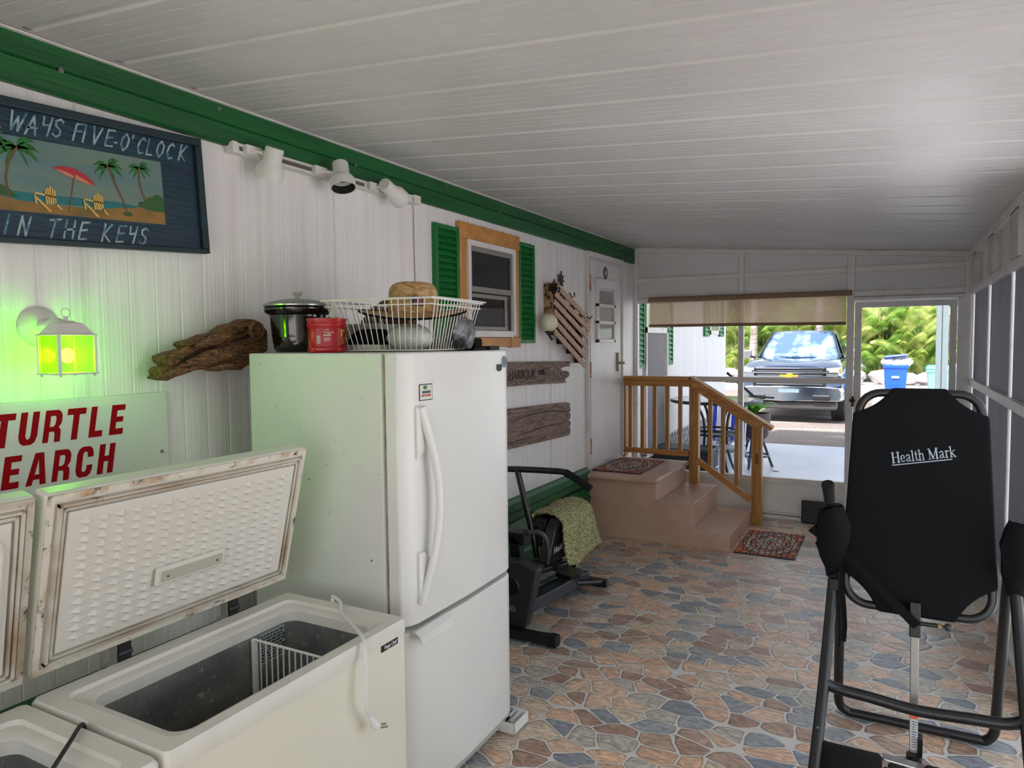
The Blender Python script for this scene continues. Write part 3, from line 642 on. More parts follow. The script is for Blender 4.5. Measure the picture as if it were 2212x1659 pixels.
# ---------------------------------------------------------------- chest freezer
def chest(x0, x1, y0, y1, h, label, mats, lid_lean, badge=False, pyramids=True, name='chest_freezer'):
    c = thing(name, ((x0+x1)/2, (y0+y1)/2, 0), label, 'freezer')
    shell, lin, rim, liner, gask = mats
    ix0, ix1, iy0, iy1 = x0+.095, x1-.06, y0+.075, y1-.075
    b = MB()
    # outer shell: walls between outer and inner
    def ring(z, ins=0): return [(x0+ins, y0+ins, z), (x1-ins, y0+ins, z), (x1-ins, y1-ins, z), (x0+ins, y1-ins, z)]
    lo, hi = ring(.04), ring(h-.035)
    for k in range(4): b.face([lo[k], lo[(k+1) % 4], hi[(k+1) % 4], hi[k]])
    b.face(lo[::-1]); b.face([(x0+.03,y0+.03,h-.035),(x1-.03,y0+.03,h-.035),(x1-.03,y0+.04,h-.035),(x0+.03,y0+.04,h-.035)])
    b.build('cabinet', shell, c)
    # rounded opening rim
    def rr(xa, xb, ya, yb, r, n=6):
        P = []
        for cx, cy, a0 in ((xb-r, yb-r, 0), (xa+r, yb-r, 90), (xa+r, ya+r, 180), (xb-r, ya+r, 270)):
            for k in range(n+1):
                a = math.radians(a0+90*k/n); P.append((cx+r*math.cos(a), cy+r*math.sin(a)))
        return P
    L0 = rr(x0-.008, x1+.008, y0-.008, y1+.008, .012); L1 = rr(x0, x1, y0, y1, .012)
    loops = [(rr(x0-.006,x1+.006,y0-.006,y1+.006,.014), h-.045), (rr(x0-.008,x1+.008,y0-.008,y1+.008,.014), h-.012), (rr(x0-.002,x1+.002,y0-.002,y1+.002,.016), h),
             (rr(ix0-.045,ix1+.03,iy0-.035,iy1+.035,.03), h), (rr(ix0-.040,ix1+.026,iy0-.030,iy1+.030,.032), h-.010), (rr(ix0-.01,ix1+.006,iy0-.006,iy1+.006,.045), h-.012), (rr(ix0-.002,ix1+.0,iy0,iy1,.045), h-.018), (rr(ix0,ix1,iy0,iy1,.045), h-.05)]
    b = MB(); prev = None
    for P, z in loops:
        vs = [b.bm.verts.new((p[0], p[1], z)) for p in P]
        if prev:
            for k in range(len(vs)): b.bm.faces.new((prev[k], prev[(k+1) % len(vs)], vs[(k+1) % len(vs)], vs[k]))
        prev = vs
    b.build('rim', rim, c, smooth=True)
    b = MB(); prev = None
    for P, z in ((rr(ix0,ix1,iy0,iy1,.045), h-.05), (rr(ix0,ix1,iy0,iy1,.045), .12)):
        vs = [b.bm.verts.new((p[0], p[1], z)) for p in P]
        if prev:
            for k in range(len(vs)): b.bm.faces.new((prev[k], vs[k], vs[(k+1) % len(vs)], prev[(k+1) % len(vs)]))
        prev = vs
    b.bm.faces.new(prev); b.build('liner', lin, c, smooth=True, recalc=False)
    # lid: local frame, hinge at back top
    hx, hz = x0-.012, h+.045
    Ld = .485; a = math.radians(lid_lean)
    V = Vector((math.sin(a), 0, math.cos(a)))      # up the lid
    Nn = Vector((math.cos(a), 0, -math.sin(a)))    # inner side, facing the room
    U = Vector((0,1,0)); O = Vector((hx, y0-.005, hz)); Wd = (y1-y0)+.01; T = .055
    b = MB(); b.prism([(0,0),(Wd,0),(Wd,Ld),(0,Ld)], O-Nn*T, U, V, Nn*T); lid = b.build('lid', rim, c, bevel=.010, seg=3)
    b = MB()
    for a0, a1, c0, c1, e in ((0.004,Wd-.004,.004,.020,.004),(0.004,Wd-.004,Ld-.020,Ld-.004,.004),(.004,.020,.02,Ld-.02,.004),(Wd-.020,Wd-.004,.02,Ld-.02,.004)):
        b.prism([(a0,c0),(a1,c0),(a1,c1),(a0,c1)], O, U, V, Nn*e)
    b.build('lid_edge', rust_edge if pyramids else gask, lid)
    b = MB(); m_ = .028
    for i_ in (0, 1):
        q = m_+.011*i_; wdt = .007
        for a0, a1, c0, c1 in ((q,Wd-q,q,q+wdt),(q,Wd-q,Ld-q-wdt,Ld-q),(q,q+wdt,q,Ld-q),(Wd-q-wdt,Wd-q,q,Ld-q)):
            b.prism([(a0,c0),(a1,c0),(a1,c1),(a0,c1)], O, U, V, Nn*(.014-.004*i_))
    b.build('gasket', gask, lid)
    # liner panel stepped + pyramids
    b = MB(); q = .052
    b.prism([(q,q),(Wd-q,q),(Wd-q,Ld-q),(q,Ld-q)], O, U, V, Nn*.010)
    q2 = .066
    ln = b.build('lid_liner', liner, lid, bevel=.004, seg=2)
    b = MB(); base = .0105
    if pyramids:
        nu, nv = 15, 14; ua, ub, va, vb = q2+.010, Wd-q2-.010, q2+.006, Ld-q2-.006
        du, dv = (ub-ua)/nu, (vb-va)/nv
        for i in range(nu):
            for j in range(nv):
                cu_, cv_ = ua+(i+.5)*du, va+(j+.5)*dv
                P = [O+U*(cu_-du/2)+V*cv_+Nn*base, O+U*cu_+V*(cv_-dv/2)+Nn*base, O+U*(cu_+du/2)+V*cv_+Nn*base, O+U*cu_+V*(cv_+dv/2)+Nn*base]
                tp = O+U*cu_+V*(cv_-.001)+Nn*(base+.011)
                vs = [b.bm.verts.new(p) for p in P]; tv = b.bm.verts.new(tp)
                for k in range(4): b.bm.faces.new((vs[k], vs[(k+1) % 4], tv))
        for i in range(nu-1):
            for j in range(nv-1):
                pass
        b.build('pyramid_pattern', liner, ln)
        # light / handle bar plate
        b = MB(); hu, hv = Wd*.5, Ld*.38
        b.prism([(hu-.115,hv-.028),(hu+.115,hv-.028),(hu+.115,hv+.028),(hu-.115,hv+.028)], O+Nn*.012, U, V, Nn*.014); pl = b.build('light_cover', liner, lid, bevel=.007, seg=3)
        b = MB(); b.prism([(hu-.10,hv-.016),(hu+.10,hv-.016),(hu+.10,hv+.016),(hu-.10,hv+.016)], O+Nn*.0265, U, V, Nn*.002); b.build('lens', M('lamp_lens', S(196,192,176), .3), pl)
        for s_ in (-.082,.082):
            b = MB(); b.ball(O+U*(hu+s_)+V*hv+Nn*.029, .004, 8); b.build('screw', grey_met, pl)
    else:
        P = rr(.075, Wd-.075, .075, Ld-.075, .05)
        b.tube([O+U*p[0]+V*p[1]+Nn*.012 for p in P], .009, 8, closed=True)
        P = rr(.105, Wd-.105, .105, Ld-.105, .045)
        b.tube([O+U*p[0]+V*p[1]+Nn*.011 for p in P], .006, 8, closed=True); b.build('moulded_ridge', liner, ln, smooth=True)
    for yy in (y0+.24, y1-.22):
        b = MB(); b.box(x0-.055, x0-.008, yy-.028, yy+.028, h-.10, h-.01); b.box(x0-.045, x0-.012, yy-.022, yy+.022, h-.02, h+.05)
        hg = b.build('hinge', M('zinc', S(176,176,172), .35, .7), c, bevel=.002)
        b = MB(); b.box(x0-.012, x0-.006, yy-.018, yy+.018, h-.008, h+.045); b.tube([(x0-.01,yy-.02,h+.018),(x0-.01,yy+.02,h+.018)], .009, 8); b.build('hinge_spring', black_plastic, hg)
    for x, y in ((x0+.06,y0+.06),(x1-.06,y0+.06),(x0+.06,y1-.06),(x1-.06,y1-.06)):
        b = MB(); b.lathe([(.018,0),(.018,.042)], (x,y,0), 10); b.build('foot', black_plastic, c)
    if badge:
        b = MB(); b.box(x1, x1+.004, y1-.115, y1-.035, h-.068, h-.044); bd = b.build('badge', M('badge_black', S(22,22,22), .3), c, bevel=.002)
        text('Magic Chef', .0155, (x1+.0043, y1-.103, h-.0615), (0,1,0), (0,0,1), M('badge_silver', S(206,206,206), .4), bd, 'badge_lettering', off=.0004, sx=.84)
    return c, (ix0, ix1, iy0, iy1)
cf, inn = chest(-1.845, -1.342, .93, 1.757, .84, 'open white chest freezer with pyramid-patterned lid liner, beside the refrigerator', (cream_ap, galv, fz_white, lid_liner, gasket), 14, badge=True)
cf2, inn2 = chest(-1.84, -1.345, .05, .905, .838, 'open white chest freezer with plain ridged lid, nearest the camera at lower left', (cream_ap, galv, fz_white, lid_liner, gasket), 12, pyramids=False)
# warning label inside back wall
b = MB(); xw = inn[0]+.0015; b.box(xw-.001, xw, 1.545, 1.655, .685, .785); lb = b.build('warning_label', M('label_grey', S(168,178,172), .5), cf)
b = MB()
rnd = random.Random(4)
for k in range(9):
    z = .778-.010*k; y = 1.550
    while y < 1.640:
        w_ = rnd.uniform(.006,.018); b.face([(xw+.0006,y,z),(xw+.0006,y+w_,z),(xw+.0006,y+w_,z-.005),(xw+.0006,y,z-.005)]); y += w_+.004
b.build('label_print', M('label_ink', S(30,34,32), .6), lb)
# wire divider
b = MB(); yd = 1.515; xa_, xb_ = inn[0]+.008, inn[1]-.006
b.tube([(xa_,yd,.785),(xb_,yd,.785)], .004, 8); b.tube([(xa_,yd,.50),(xb_,yd,.50)], .0035, 8); b.tube([(xa_+.004,yd,.785),(xa_+.004,yd,.30)], .010, 8); b.tube([(xb_,yd,.785),(xb_,yd,.30)], .006, 8)
for k in range(13):
    x = xa_+.03+(xb_-xa_-.04)*k/12; b.tube([(x,yd,.785),(x,yd,.30)], .0026, 6)
b.tube([(xa_,yd,.30),(xb_,yd,.30)], .0035, 8)
tag(b.build('wire_divider', white_wire, smooth=True), 'white wire divider standing inside the open chest freezer beside the refrigerator', 'divider')
# white power cord draped over freezer
c = thing('power_cord', (-1.31, 1.53, .59), 'white power cord with plug hanging over the front edge of the chest freezer', 'cord')
b = MB(); pts = [(-1.66,1.778,.60),(-1.655,1.776,.80),(-1.648,1.768,.852),(-1.62,1.755,.858),(-1.585,1.74,.852),(-1.555,1.705,.848),(-1.52,1.675,.846),(-1.46,1.64,.846),(-1.40,1.60,.85),(-1.345,1.562,.852),(-1.322,1.545,.843),(-1.310,1.534,.80),(-1.304,1.528,.74),(-1.304,1.522,.69),(-1.308,1.532,.655),(-1.308,1.545,.632)]
def smooth_pts(P, k=4):
    P = [Vector(p) for p in P]; out = []
    for i in range(len(P)-1):
        p0, p1, p2_, p3_ = P[max(i-1,0)], P[i], P[i+1], P[min(i+2,len(P)-1)]
        for j in range(k):
            t = j/k; out.append(.5*((2*p1)+(-p0+p2_)*t+(2*p0-5*p1+4*p2_-p3_)*t*t+(-p0+3*p1-3*p2_+p3_)*t**3))
    out.append(P[-1]); return out
b.tube(smooth_pts(pts), .0054, 8); b.build('cable', M('cord_white', S(226,226,222), .45), c, smooth=True)
b = MB(); b.tube([(-1.308,1.544,.634),(-1.306,1.557,.612),(-1.306,1.562,.600),(-1.305,1.573,.588)], [.007,.010,.014,.013], 10); pg = b.build('plug', M('plug_white', S(228,228,226), .4), c, smooth=True)
prm = M('prong_metal', S(170,166,150), .3, .8)
for dy, dz in ((0,.006),(.006,-.006)):
    b = MB(); b.bar((-1.30,1.575+dy,.588+dz), (-1.290,1.597+dy,.582+dz), .0015, .006); b.build('prong', prm, pg)
# black cord over near freezer
b = MB(); pts = [(-1.62,.918,.78),(-1.612,.915,.83),(-1.602,.905,.848),(-1.585,.885,.851),(-1.55,.85,.852),(-1.50,.79,.845),(-1.45,.73,.835),(-1.42,.70,.80),(-1.41,.69,.70)]
b.tube(smooth_pts(pts), .0048, 8); tag(b.build('extension_cord', black_plastic, smooth=True), 'black cord running over the rim of the nearest chest freezer', 'cord')

# ---------------------------------------------------------------- single-stroke brush letters (unit box, height 1)
STK = {
 'A': [[(0,0),(.38,1),(.62,0)],[(.05,.36),(.66,.40)]], 'B': [[(.05,0),(.05,1),(.5,.85),(.08,.52),(.55,.25),(.05,0)]],
 'C': [[(.58,.85),(.4,1),(.15,.8),(.03,.4),(.2,.03),(.5,.12)]], 'D': [[(.05,0),(.05,1),(.5,.8),(.58,.35),(.05,0)]],
 'E': [[(.6,.98),(.12,.95),(.05,.5),(.02,.02),(.55,.05)],[(.08,.5),(.5,.56)]], 'F': [[(.65,1),(.12,.93),(.02,0)],[(.1,.52),(.5,.58)]],
 'H': [[(.04,1),(.04,0)],[(.62,1),(.62,0)],[(.0,.47),(.66,.52)]], 'I': [[(.12,1),(.05,0)]], 'K': [[(.1,1),(.02,0)],[(.6,1),(.1,.42),(.6,0)]],
 'L': [[(.1,1),(.02,.03),(.45,.06)]], 'N': [[(.02,0),(.1,1),(.5,0),(.62,1)]], 'O': [[(.35,1),(.08,.75),(.02,.35),(.22,0),(.5,.25),(.58,.7),(.35,1)]],
 'S': [[(.6,.85),(.42,1),(.12,.85),(.15,.6),(.48,.42),(.5,.15),(.25,0),(.02,.15)]], 'T': [[(-.05,.92),(.7,1)],[(.33,.95),(.22,0)]],
 'V': [[(.02,1),(.2,0),(.62,1)]], 'W': [[(.0,1),(.1,0),(.42,.75),(.5,0),(.85,1)]], 'Y': [[(.05,1),(.08,.55),(.5,.6)],[(.58,1),(.42,0)]], "'": [[(.1,1),(.04,.78)]], '-': [[(.05,.4),(.22,.42)]], '.': [[(.05,.02),(.1,.06)]]}
def brush(b, ch, h, w_, o, u, v, n, cx, cy, slant=.27, sx=.80, lift=.001):
    for s_ in STK[ch]:
        ribbon(b, [(cx+(p[0]-.32)*h*sx+(p[1]-.5)*h*slant, cy+(p[1]-.5)*h) for p in s_], w_, o, u, v, n, lift)

# ---------------------------------------------------------------- blue painted sign
a = math.radians(3.3)
SU, SV, SN = Vector((0, math.cos(a), math.sin(a))), Vector((0, -math.sin(a), math.cos(a))), Vector((1,0,0))
SO = Vector((-2.345, 1.872, 2.057)); SW, SH = 1.06, .428
sg = thing('painted_sign', SO, "dark blue framed wooden sign reading ALWAYS FIVE-O'CLOCK IN THE KEYS with a painted beach", 'sign')
b = MB(); b.prism([(-SW,0),(0,0),(0,SH),(-SW,SH)], SO-SN*.008, SU, SV, SN*.018); bd = b.build('board', navy, sg)
b = MB(); fw = .028
for A in ([(-SW,0),(0,0),(0,fw*.6),(-SW,fw*.6)], [(-SW,SH-fw),(0,SH-fw),(0,SH),(-SW,SH)], [(-fw,fw*.6),(0,fw*.6),(0,SH-fw),(-fw,SH-fw)], [(-SW,fw*.6),(-SW+fw,fw*.6),(-SW+fw,SH-fw),(-SW,SH-fw)]):
    b.prism(A, SO-SN*.01, SU, SV, SN*.036)
b.build('frame', navy_fr, sg, bevel=.003)
F0 = SO+SN*.0102
brushm = M('lettering_pale_blue', S(150,178,178), .6, noise=(30, S(60,110,140), .42, .62))
b = MB()
for ch, cx, cy in (('I',-.865,.364),('T',-.825,.366),("'",-.79,.385),('S',-.765,.366),('A',-.725,.364),('L',-.691,.364),('W',-.645,.364),('A',-.601,.360),('Y',-.556,.365),('S',-.522,.367),('F',-.458,.367),('I',-.428,.367),('V',-.397,.367),('E',-.352,.368),('-',-.325,.362),('O',-.299,.364),("'",-.262,.366),('C',-.239,.362),('L',-.204,.363),('O',-.165,.364),('C',-.125,.363),('K',-.074,.366)):
    brush(b, ch, .058, .0062, F0, SU, SV, SN, cx, cy)
for ch, cx, cy in (('I',-.692,.054),('N',-.654,.053),('T',-.566,.053),('H',-.519,.053),('E',-.472,.052),('K',-.395,.051),('E',-.345,.051),('Y',-.303,.050),('S',-.262,.049)):
    brush(b, ch, .058, .0062, F0, SU, SV, SN, cx, cy)
b.build('lettering', brushm, bd, recalc=False)
def flatshape(name, mat, polys, lift, parent=None):
    b = MB()
    for p in polys: blob2(b, p, F0, SU, SV, SN, lift)
    return b.build(name, mat, parent or bd, recalc=False)
sky_p = M('painted_sky', S(118,134,118), .7, noise=(5, S(84,122,132), .35, .7), stretch=(1,.6,4))
pic = flatshape('painting', sky_p, [[(-.92,.096),(-.171,.096),(-.171,.318),(-.92,.318)]], .0006)
flatshape('painted_sea', M('painted_sea', S(28,112,116), .6), [[(-.92,.13),(-.6,.128),(-.3,.134),(-.27,.150),(-.35,.158),(-.6,.155),(-.92,.158)]], .0010, pic)
flatshape('painted_sand', M('painted_sand', S(150,112,58), .7, noise=(12, S(112,96,52), .4, .7)), [[(-.92,.0965),(-.1715,.0965),(-.1715,.15),(-.25,.148),(-.33,.140),(-.42,.128),(-.55,.124),(-.66,.128),(-.75,.145),(-.92,.15)]], .0014, pic)
def leafpoly(cx, cy, ang, L_, w_, droop):
    up, dn = [], []
    for k in range(7):
        t = k/6; a_ = ang - droop*t; x = cx + L_*t*math.cos(ang-droop*t*.5); y = cy + L_*t*math.sin(ang-droop*t*.5) - .2*L_*t*t
        ww = w_*math.sin(PI*min(1, t*.9+.1))
        up.append((x, y+ww/2)); dn.append((x, y-ww/2))
    return up + dn[::-1]
def palm(cx, cy, s_=1.0):
    P = []
    for an, dr in ((.15,1.1),(.7,1.2),(1.4,1.6)): P.append(leafpoly(cx, cy, an, .055*s_, .017*s_, dr))
    for an, dr in ((.15,1.1),(.7,1.2),(-.6,.6)):
        P.append([(2*cx-x, y) for x, y in leafpoly(cx, cy, an, .052*s_, .016*s_, dr)])
    P.append(leafpoly(cx, cy, -.8, .045*s_, .013*s_, .4))
    return P
flatshape('painted_palm_fronds', M('painted_leaf', S(34,116,40), .6, noise=(60, S(24,84,30), .4, .6)), palm(-.372,.272)+palm(-.257,.282,.85)+palm(-.652,.285,1.2)+palm(-.735,.30,1.1), .0020, pic)
PBM = M('painted_bush', S(50,92,44), .7)
for pb_ in [[[(-.275,.15),(-.27,.166),(-.25,.170),(-.235,.185),(-.215,.190),(-.205,.20),(-.185,.198),(-.172,.185),(-.172,.138),(-.22,.14)], [(-.92,.15),(-.72,.14),(-.66,.135),(-.69,.165),(-.74,.18),(-.92,.19)], [(-.335,.118),(-.32,.130),(-.30,.127),(-.295,.118),(-.315,.112)]]]: 
    for q_ in pb_: flatshape('painted_bush', PBM, [q_], .0018, pic)
PTM = M('painted_trunk', S(112,78,52), .7)
for pts in ([(-.372,.272),(-.352,.22),(-.330,.17),(-.316,.122)], [(-.257,.282),(-.262,.245),(-.256,.21),(-.245,.175)], [(-.652,.285),(-.68,.24),(-.692,.19),(-.688,.135)]):
    b = MB(); ribbon(b, pts, .006, F0, SU, SV, SN, .0022); b.build('painted_trunk', PTM, pic, recalc=False)
b = MB()
ribbon(b, [(-.486,.232),(-.50,.17),(-.516,.106)], .0035, F0, SU, SV, SN, .0022)
b.build('painted_parasol_pole', PTM, pic, recalc=False)
flatshape('painted_parasol', M('painted_parasol', S(176,46,54), .6), [[(-.553,.240),(-.535,.249),(-.49,.250),(-.455,.236),(-.43,.217),(-.421,.202),(-.445,.206),(-.47,.219),(-.486,.226),(-.51,.226),(-.53,.229)]], .0028, pic)
flatshape('painted_parasol_trim', M('painted_parasol_pale', S(214,128,96), .6), [[(-.550,.239),(-.53,.230),(-.51,.222),(-.49,.216),(-.488,.224),(-.51,.233),(-.53,.237)], [(-.486,.216),(-.46,.207),(-.425,.202),(-.44,.209),(-.465,.222),(-.484,.230)]], .0032, pic)
PCM = M('painted_chair', S(214,178,96), .6)
for cx, cy in ((-.570,.148), (-.418,.146)):
    ch_p = []
    for k in range(5): ch_p.append([(cx-.014+.0068*k, cy-.022),(cx-.009+.0068*k, cy-.022),(cx-.009+.0068*k, cy+.024+.005*(2-abs(k-2))),(cx-.014+.0068*k, cy+.024+.005*(2-abs(k-2)))])
    ch_p.append([(cx-.05,cy+.012),(cx+.018,cy+.004),(cx+.018,cy-.001),(cx-.05,cy+.006)]); ch_p.append([(cx-.048,cy+.01),(cx-.044,cy+.01),(cx-.040,cy-.024),(cx-.046,cy-.024)])
    ch_p.append([(cx-.045,cy-.006),(cx-.04,cy-.002),(cx+.002,cy-.044),(cx-.006,cy-.046)]); ch_p.append([(cx+.012,cy-.018),(cx+.018,cy-.016),(cx+.036,cy-.036),(cx+.028,cy-.036)])
    flatshape('painted_deck_chair', PCM, ch_p, .0034, pic)

# ---------------------------------------------------------------- TURTLE SEARCH sign
ts = thing('lettered_sign', (XL+.01, 1.24, 1.0), 'white board with red TURTLE SEARCH lettering under the green lantern', 'sign')
b = MB(); b.box(XL+.002, XL+.012, .80, 1.690, .98, 1.535); tb = b.build('board', white_sign, ts, bevel=.001)
TS = {'T': [[(.0,1),(1,1),(1,.80),(.66,.80),(.66,0),(.34,0),(.34,.80),(0,.80)]],
 'U': [[(.05,1),(.37,1),(.37,.28),(.42,.19),(.5,.17),(.58,.19),(.63,.28),(.63,1),(.95,1),(.95,.26),(.86,.08),(.68,0),(.32,0),(.14,.08),(.05,.26)]],
 'L': [[(.1,1),(.42,1),(.42,.2),(.85,.2),(.85,0),(.1,0)]],
 'E': [[(.08,1),(.88,1),(.88,.81),(.42,.81),(.42,.60),(.82,.60),(.82,.42),(.42,.42),(.42,.2),(.88,.2),(.88,0),(.08,0)]],
 'R': [[(.06,1),(.34,1),(.34,0),(.06,0)], [(.34,1),(.7,1),(.86,.93),(.94,.80),(.94,.66),(.64,.68),(.64,.76),(.58,.82),(.34,.82)], [(.34,.48),(.52,.48),(.62,.54),(.64,.68),(.94,.66),(.92,.56),(.80,.46),(.92,.38),(.95,.22),(.95,0),(.65,0),(.64,.26),(.58,.33),(.34,.33)]],
 'A': [[(.0,0),(.30,0),(.50,.82),(.50,1),(.30,1)], [(.50,1),(.50,.82),(.70,0),(1.0,0),(.72,1)], [(.34,.17),(.66,.17),(.63,.33),(.37,.33)]],
 'C': [[(.95,.64),(.64,.64),(.63,.76),(.56,.83),(.44,.83),(.37,.76),(.05,.76),(.13,.92),(.3,1),(.7,1),(.87,.92),(.95,.76)], [(.37,.76),(.37,.24),(.05,.24),(.05,.76)], [(.37,.24),(.44,.17),(.56,.17),(.63,.24),(.64,.38),(.95,.38),(.95,.24),(.87,.08),(.7,0),(.3,0),(.13,.08),(.05,.24)]],
 'H': [[(.05,1),(.37,1),(.37,0),(.05,0)], [(.63,1),(.95,1),(.95,0),(.63,0)], [(.37,.60),(.63,.60),(.63,.41),(.37,.41)]],
 'S': [[(.92,.68),(.92,.80),(.84,.94),(.68,1),(.32,1),(.16,.94),(.08,.80),(.08,.66),(.38,.66),(.38,.74),(.44,.83),(.56,.83),(.62,.76),(.62,.68)], [(.08,.66),(.16,.54),(.62,.36),(.62,.22),(.92,.34),(.90,.44),(.84,.50),(.38,.66)], [(.92,.34),(.92,.20),(.84,.06),(.68,0),(.32,0),(.16,.06),(.08,.2),(.08,.32),(.38,.32),(.38,.24),(.44,.17),(.56,.17),(.62,.22)]]}
def block_word(b, word, y0, z0, h, pitch, cw, slant=.17):
    for k, ch in enumerate(word):
        for P in TS[ch]:
            b.prism([(y0+k*pitch+p[0]*cw+p[1]*h*slant, z0+p[1]*h) for p in P], (XL+.012,0,0), (0,1,0), (0,0,1), (.0012,0,0))
b = MB(); block_word(b, 'TURTLE', 1.102, 1.400, .102, .0716, .060)
b.build('lettering', red_m, tb)
b = MB(); block_word(b, 'SEARCH', 1.0465, 1.272, .100, .0735, .060); b.build('lettering', red_m, tb)
for y, z in ((1.662,1.317),(1.40,1.02)):
    b = MB(); b.lathe([(0,.004),(.006,.003),(.007,0)], (XL+.012,y,z), 10, (Vector((0,1,0)),Vector((0,0,1)),Vector((1,0,0)))); b.build('screw', grey_met, tb)
# little black sign below
bs = thing('small_sign', (XL+.02, 1.21, 1.13), 'small black sign with white letters peeking out between the two freezer lids', 'sign')
b = MB(); b.box(XL+.014, XL+.018, 1.16, 1.27, 1.135, 1.222); k = b.build('plate', black_plastic, bs)
text('N', .03, (XL+.0185, 1.222, 1.185), (0,1,0), (0,0,1), M('small_letters', S(210,208,190), .5), k, 'letter')
text('FO', .03, (XL+.0185, 1.200, 1.145), (0,1,0), (0,0,1), bpy.data.materials['small_letters'], k, 'letter')

# ---------------------------------------------------------------- lantern
lam = M('lantern_white', S(214,212,206), .4, spots=(40, S(150,140,120), .7, .8))
la = thing('wall_lantern', (-2.25, 1.25, 1.62), 'white wall lantern glowing lime green through its glass panes', 'lamp')
b = MB(); b.lathe([(0,.034),(.02,.034),(.035,.026),(.058,.012),(.064,0)], (XL+.002, 1.262, 1.768), 28, (Vector((0,1,0)),Vector((0,0,1)),Vector((1,0,0)))); b.build('back_plate', lam, la, smooth=True)
b = MB(); b.tube(smooth_pts([(-2.345,1.262,1.768),(-2.30,1.258,1.775),(-2.26,1.252,1.780),(-2.22,1.25,1.775)]), .013, 10); b.lathe([(.024,0),(.020,.02),(.013,.03)], (-2.335,1.262,1.768), 14, (Vector((0,1,0)),Vector((0,0,1)),Vector((1,0,0)))); b.build('arm', lam, la, smooth=True)
cx, cy, hs_, zb, zt = -2.20, 1.25, .053, 1.626, 1.738
b = MB()
R0 = lambda r, z: [(cx-r,cy-r,z),(cx+r,cy-r,z),(cx+r,cy+r,z),(cx-r,cy+r,z)]
def loft(b, loops):
    prev = None
    for Lp in loops:
        vs = [b.bm.verts.new(p) for p in Lp]
        if prev:
            for k in range(len(vs)): b.bm.faces.new((prev[k], prev[(k+1)%len(vs)], vs[(k+1)%len(vs)], vs[k]))
        else: b.bm.faces.new(vs[::-1])
        prev = vs
    b.bm.faces.new(prev)
loft(b, [R0(.060,zt-.001), R0(.060,zt+.003), R0(.052,zt+.005), R0(.033,zt+.036), R0(.018,zt+.040), R0(.014,zt+.044)]); b.build('roof', lam, la, bevel=.001)
b = MB(); b.tube([(cx,cy,zt+.044),(cx,cy,zt+.055)], .006, 8); b.tube([(cx, cy+.013*math.sin(t*PI/8), zt+.068+.013*math.cos(t*PI/8)) for t in range(16)], .002, 6, closed=True); b.build('finial_ring', lam, la, smooth=True)
b = MB(); loft(b, [R0(.058,zb-.006), R0(.060,zb-.003), R0(.058,zb)])
for sx_, sy_ in ((1,1),(1,-1),(-1,1),(-1,-1)): b.ball((cx+.05*sx_, cy+.05*sy_, zb-.009), .004, 8)
b.build('tray', lam, la)
for sx_, sy_ in ((1,1),(1,-1),(-1,1),(-1,-1)):
    b = MB(); b.box(cx+hs_*sx_-.004, cx+hs_*sx_+.004, cy+hs_*sy_-.004, cy+hs_*sy_+.004, zb, zt); b.build('corner_post', lam, la)
pg_m = bpy.data.materials.new('lime_glass'); pg_m.use_nodes = True; t_ = pg_m.node_tree; t_.nodes.clear()
o_ = t_.nodes.new('ShaderNodeOutputMaterial'); tp_ = t_.nodes.new('ShaderNodeBsdfTransparent'); tp_.inputs[0].default_value = (.43, .92, .07, 1)
tl_ = t_.nodes.new('ShaderNodeBsdfTranslucent'); tl_.inputs[0].default_value = (.23, 1.0, .02, 1); gl_ = t_.nodes.new('ShaderNodeBsdfGlossy'); gl_.inputs['Roughness'].default_value = .1
m1 = t_.nodes.new('ShaderNodeMixShader'); m1.inputs[0].default_value = .22; m2 = t_.nodes.new('ShaderNodeMixShader'); m2.inputs[0].default_value = .04
t_.links.new(tp_.outputs[0], m1.inputs[1]); t_.links.new(tl_.outputs[0], m1.inputs[2]); t_.links.new(m1.outputs[0], m2.inputs[1]); t_.links.new(gl_.outputs[0], m2.inputs[2]); t_.links.new(m2.outputs[0], o_.inputs[0])
for q in range(4):
    b = MB()
    x_, y_ = ((1,0),(0,-1),(0,1),(-1,0))[q]
    if x_: b.box(cx+x_*hs_-.0008, cx+x_*hs_+.0008, cy-hs_+.004, cy+hs_-.004, zb, zt)
    else: b.box(cx-hs_+.004, cx+hs_-.004, cy+y_*hs_-.0008, cy+y_*hs_+.0008, zb, zt)
    b.build('pane', pg_m, la)
b = MB(); b.lathe([(.013,0),(.013,.03)], (cx,cy,zt-.032), 12); b.build('socket', M('socket_white', S(200,200,180), .5), la)
b = MB(); b.ball((cx,cy,1.677), .019, 16, (1,1,1.25)); b.build('bulb', M('bulb_glow', S(240,255,200), .4, emit=((1.0,1.0,.9,1), 34)), la, smooth=True)
pl_ = bpy.data.lights.new('lantern_light', 'POINT'); pl_.energy = 8.5; pl_.color = (.72,1.0,.45); pl_.shadow_soft_size = .021; pl_.use_custom_distance = False
plo = bpy.data.objects.new('lantern_light', pl_); COL.objects.link(plo); plo.location = (cx, cy, 1.677)

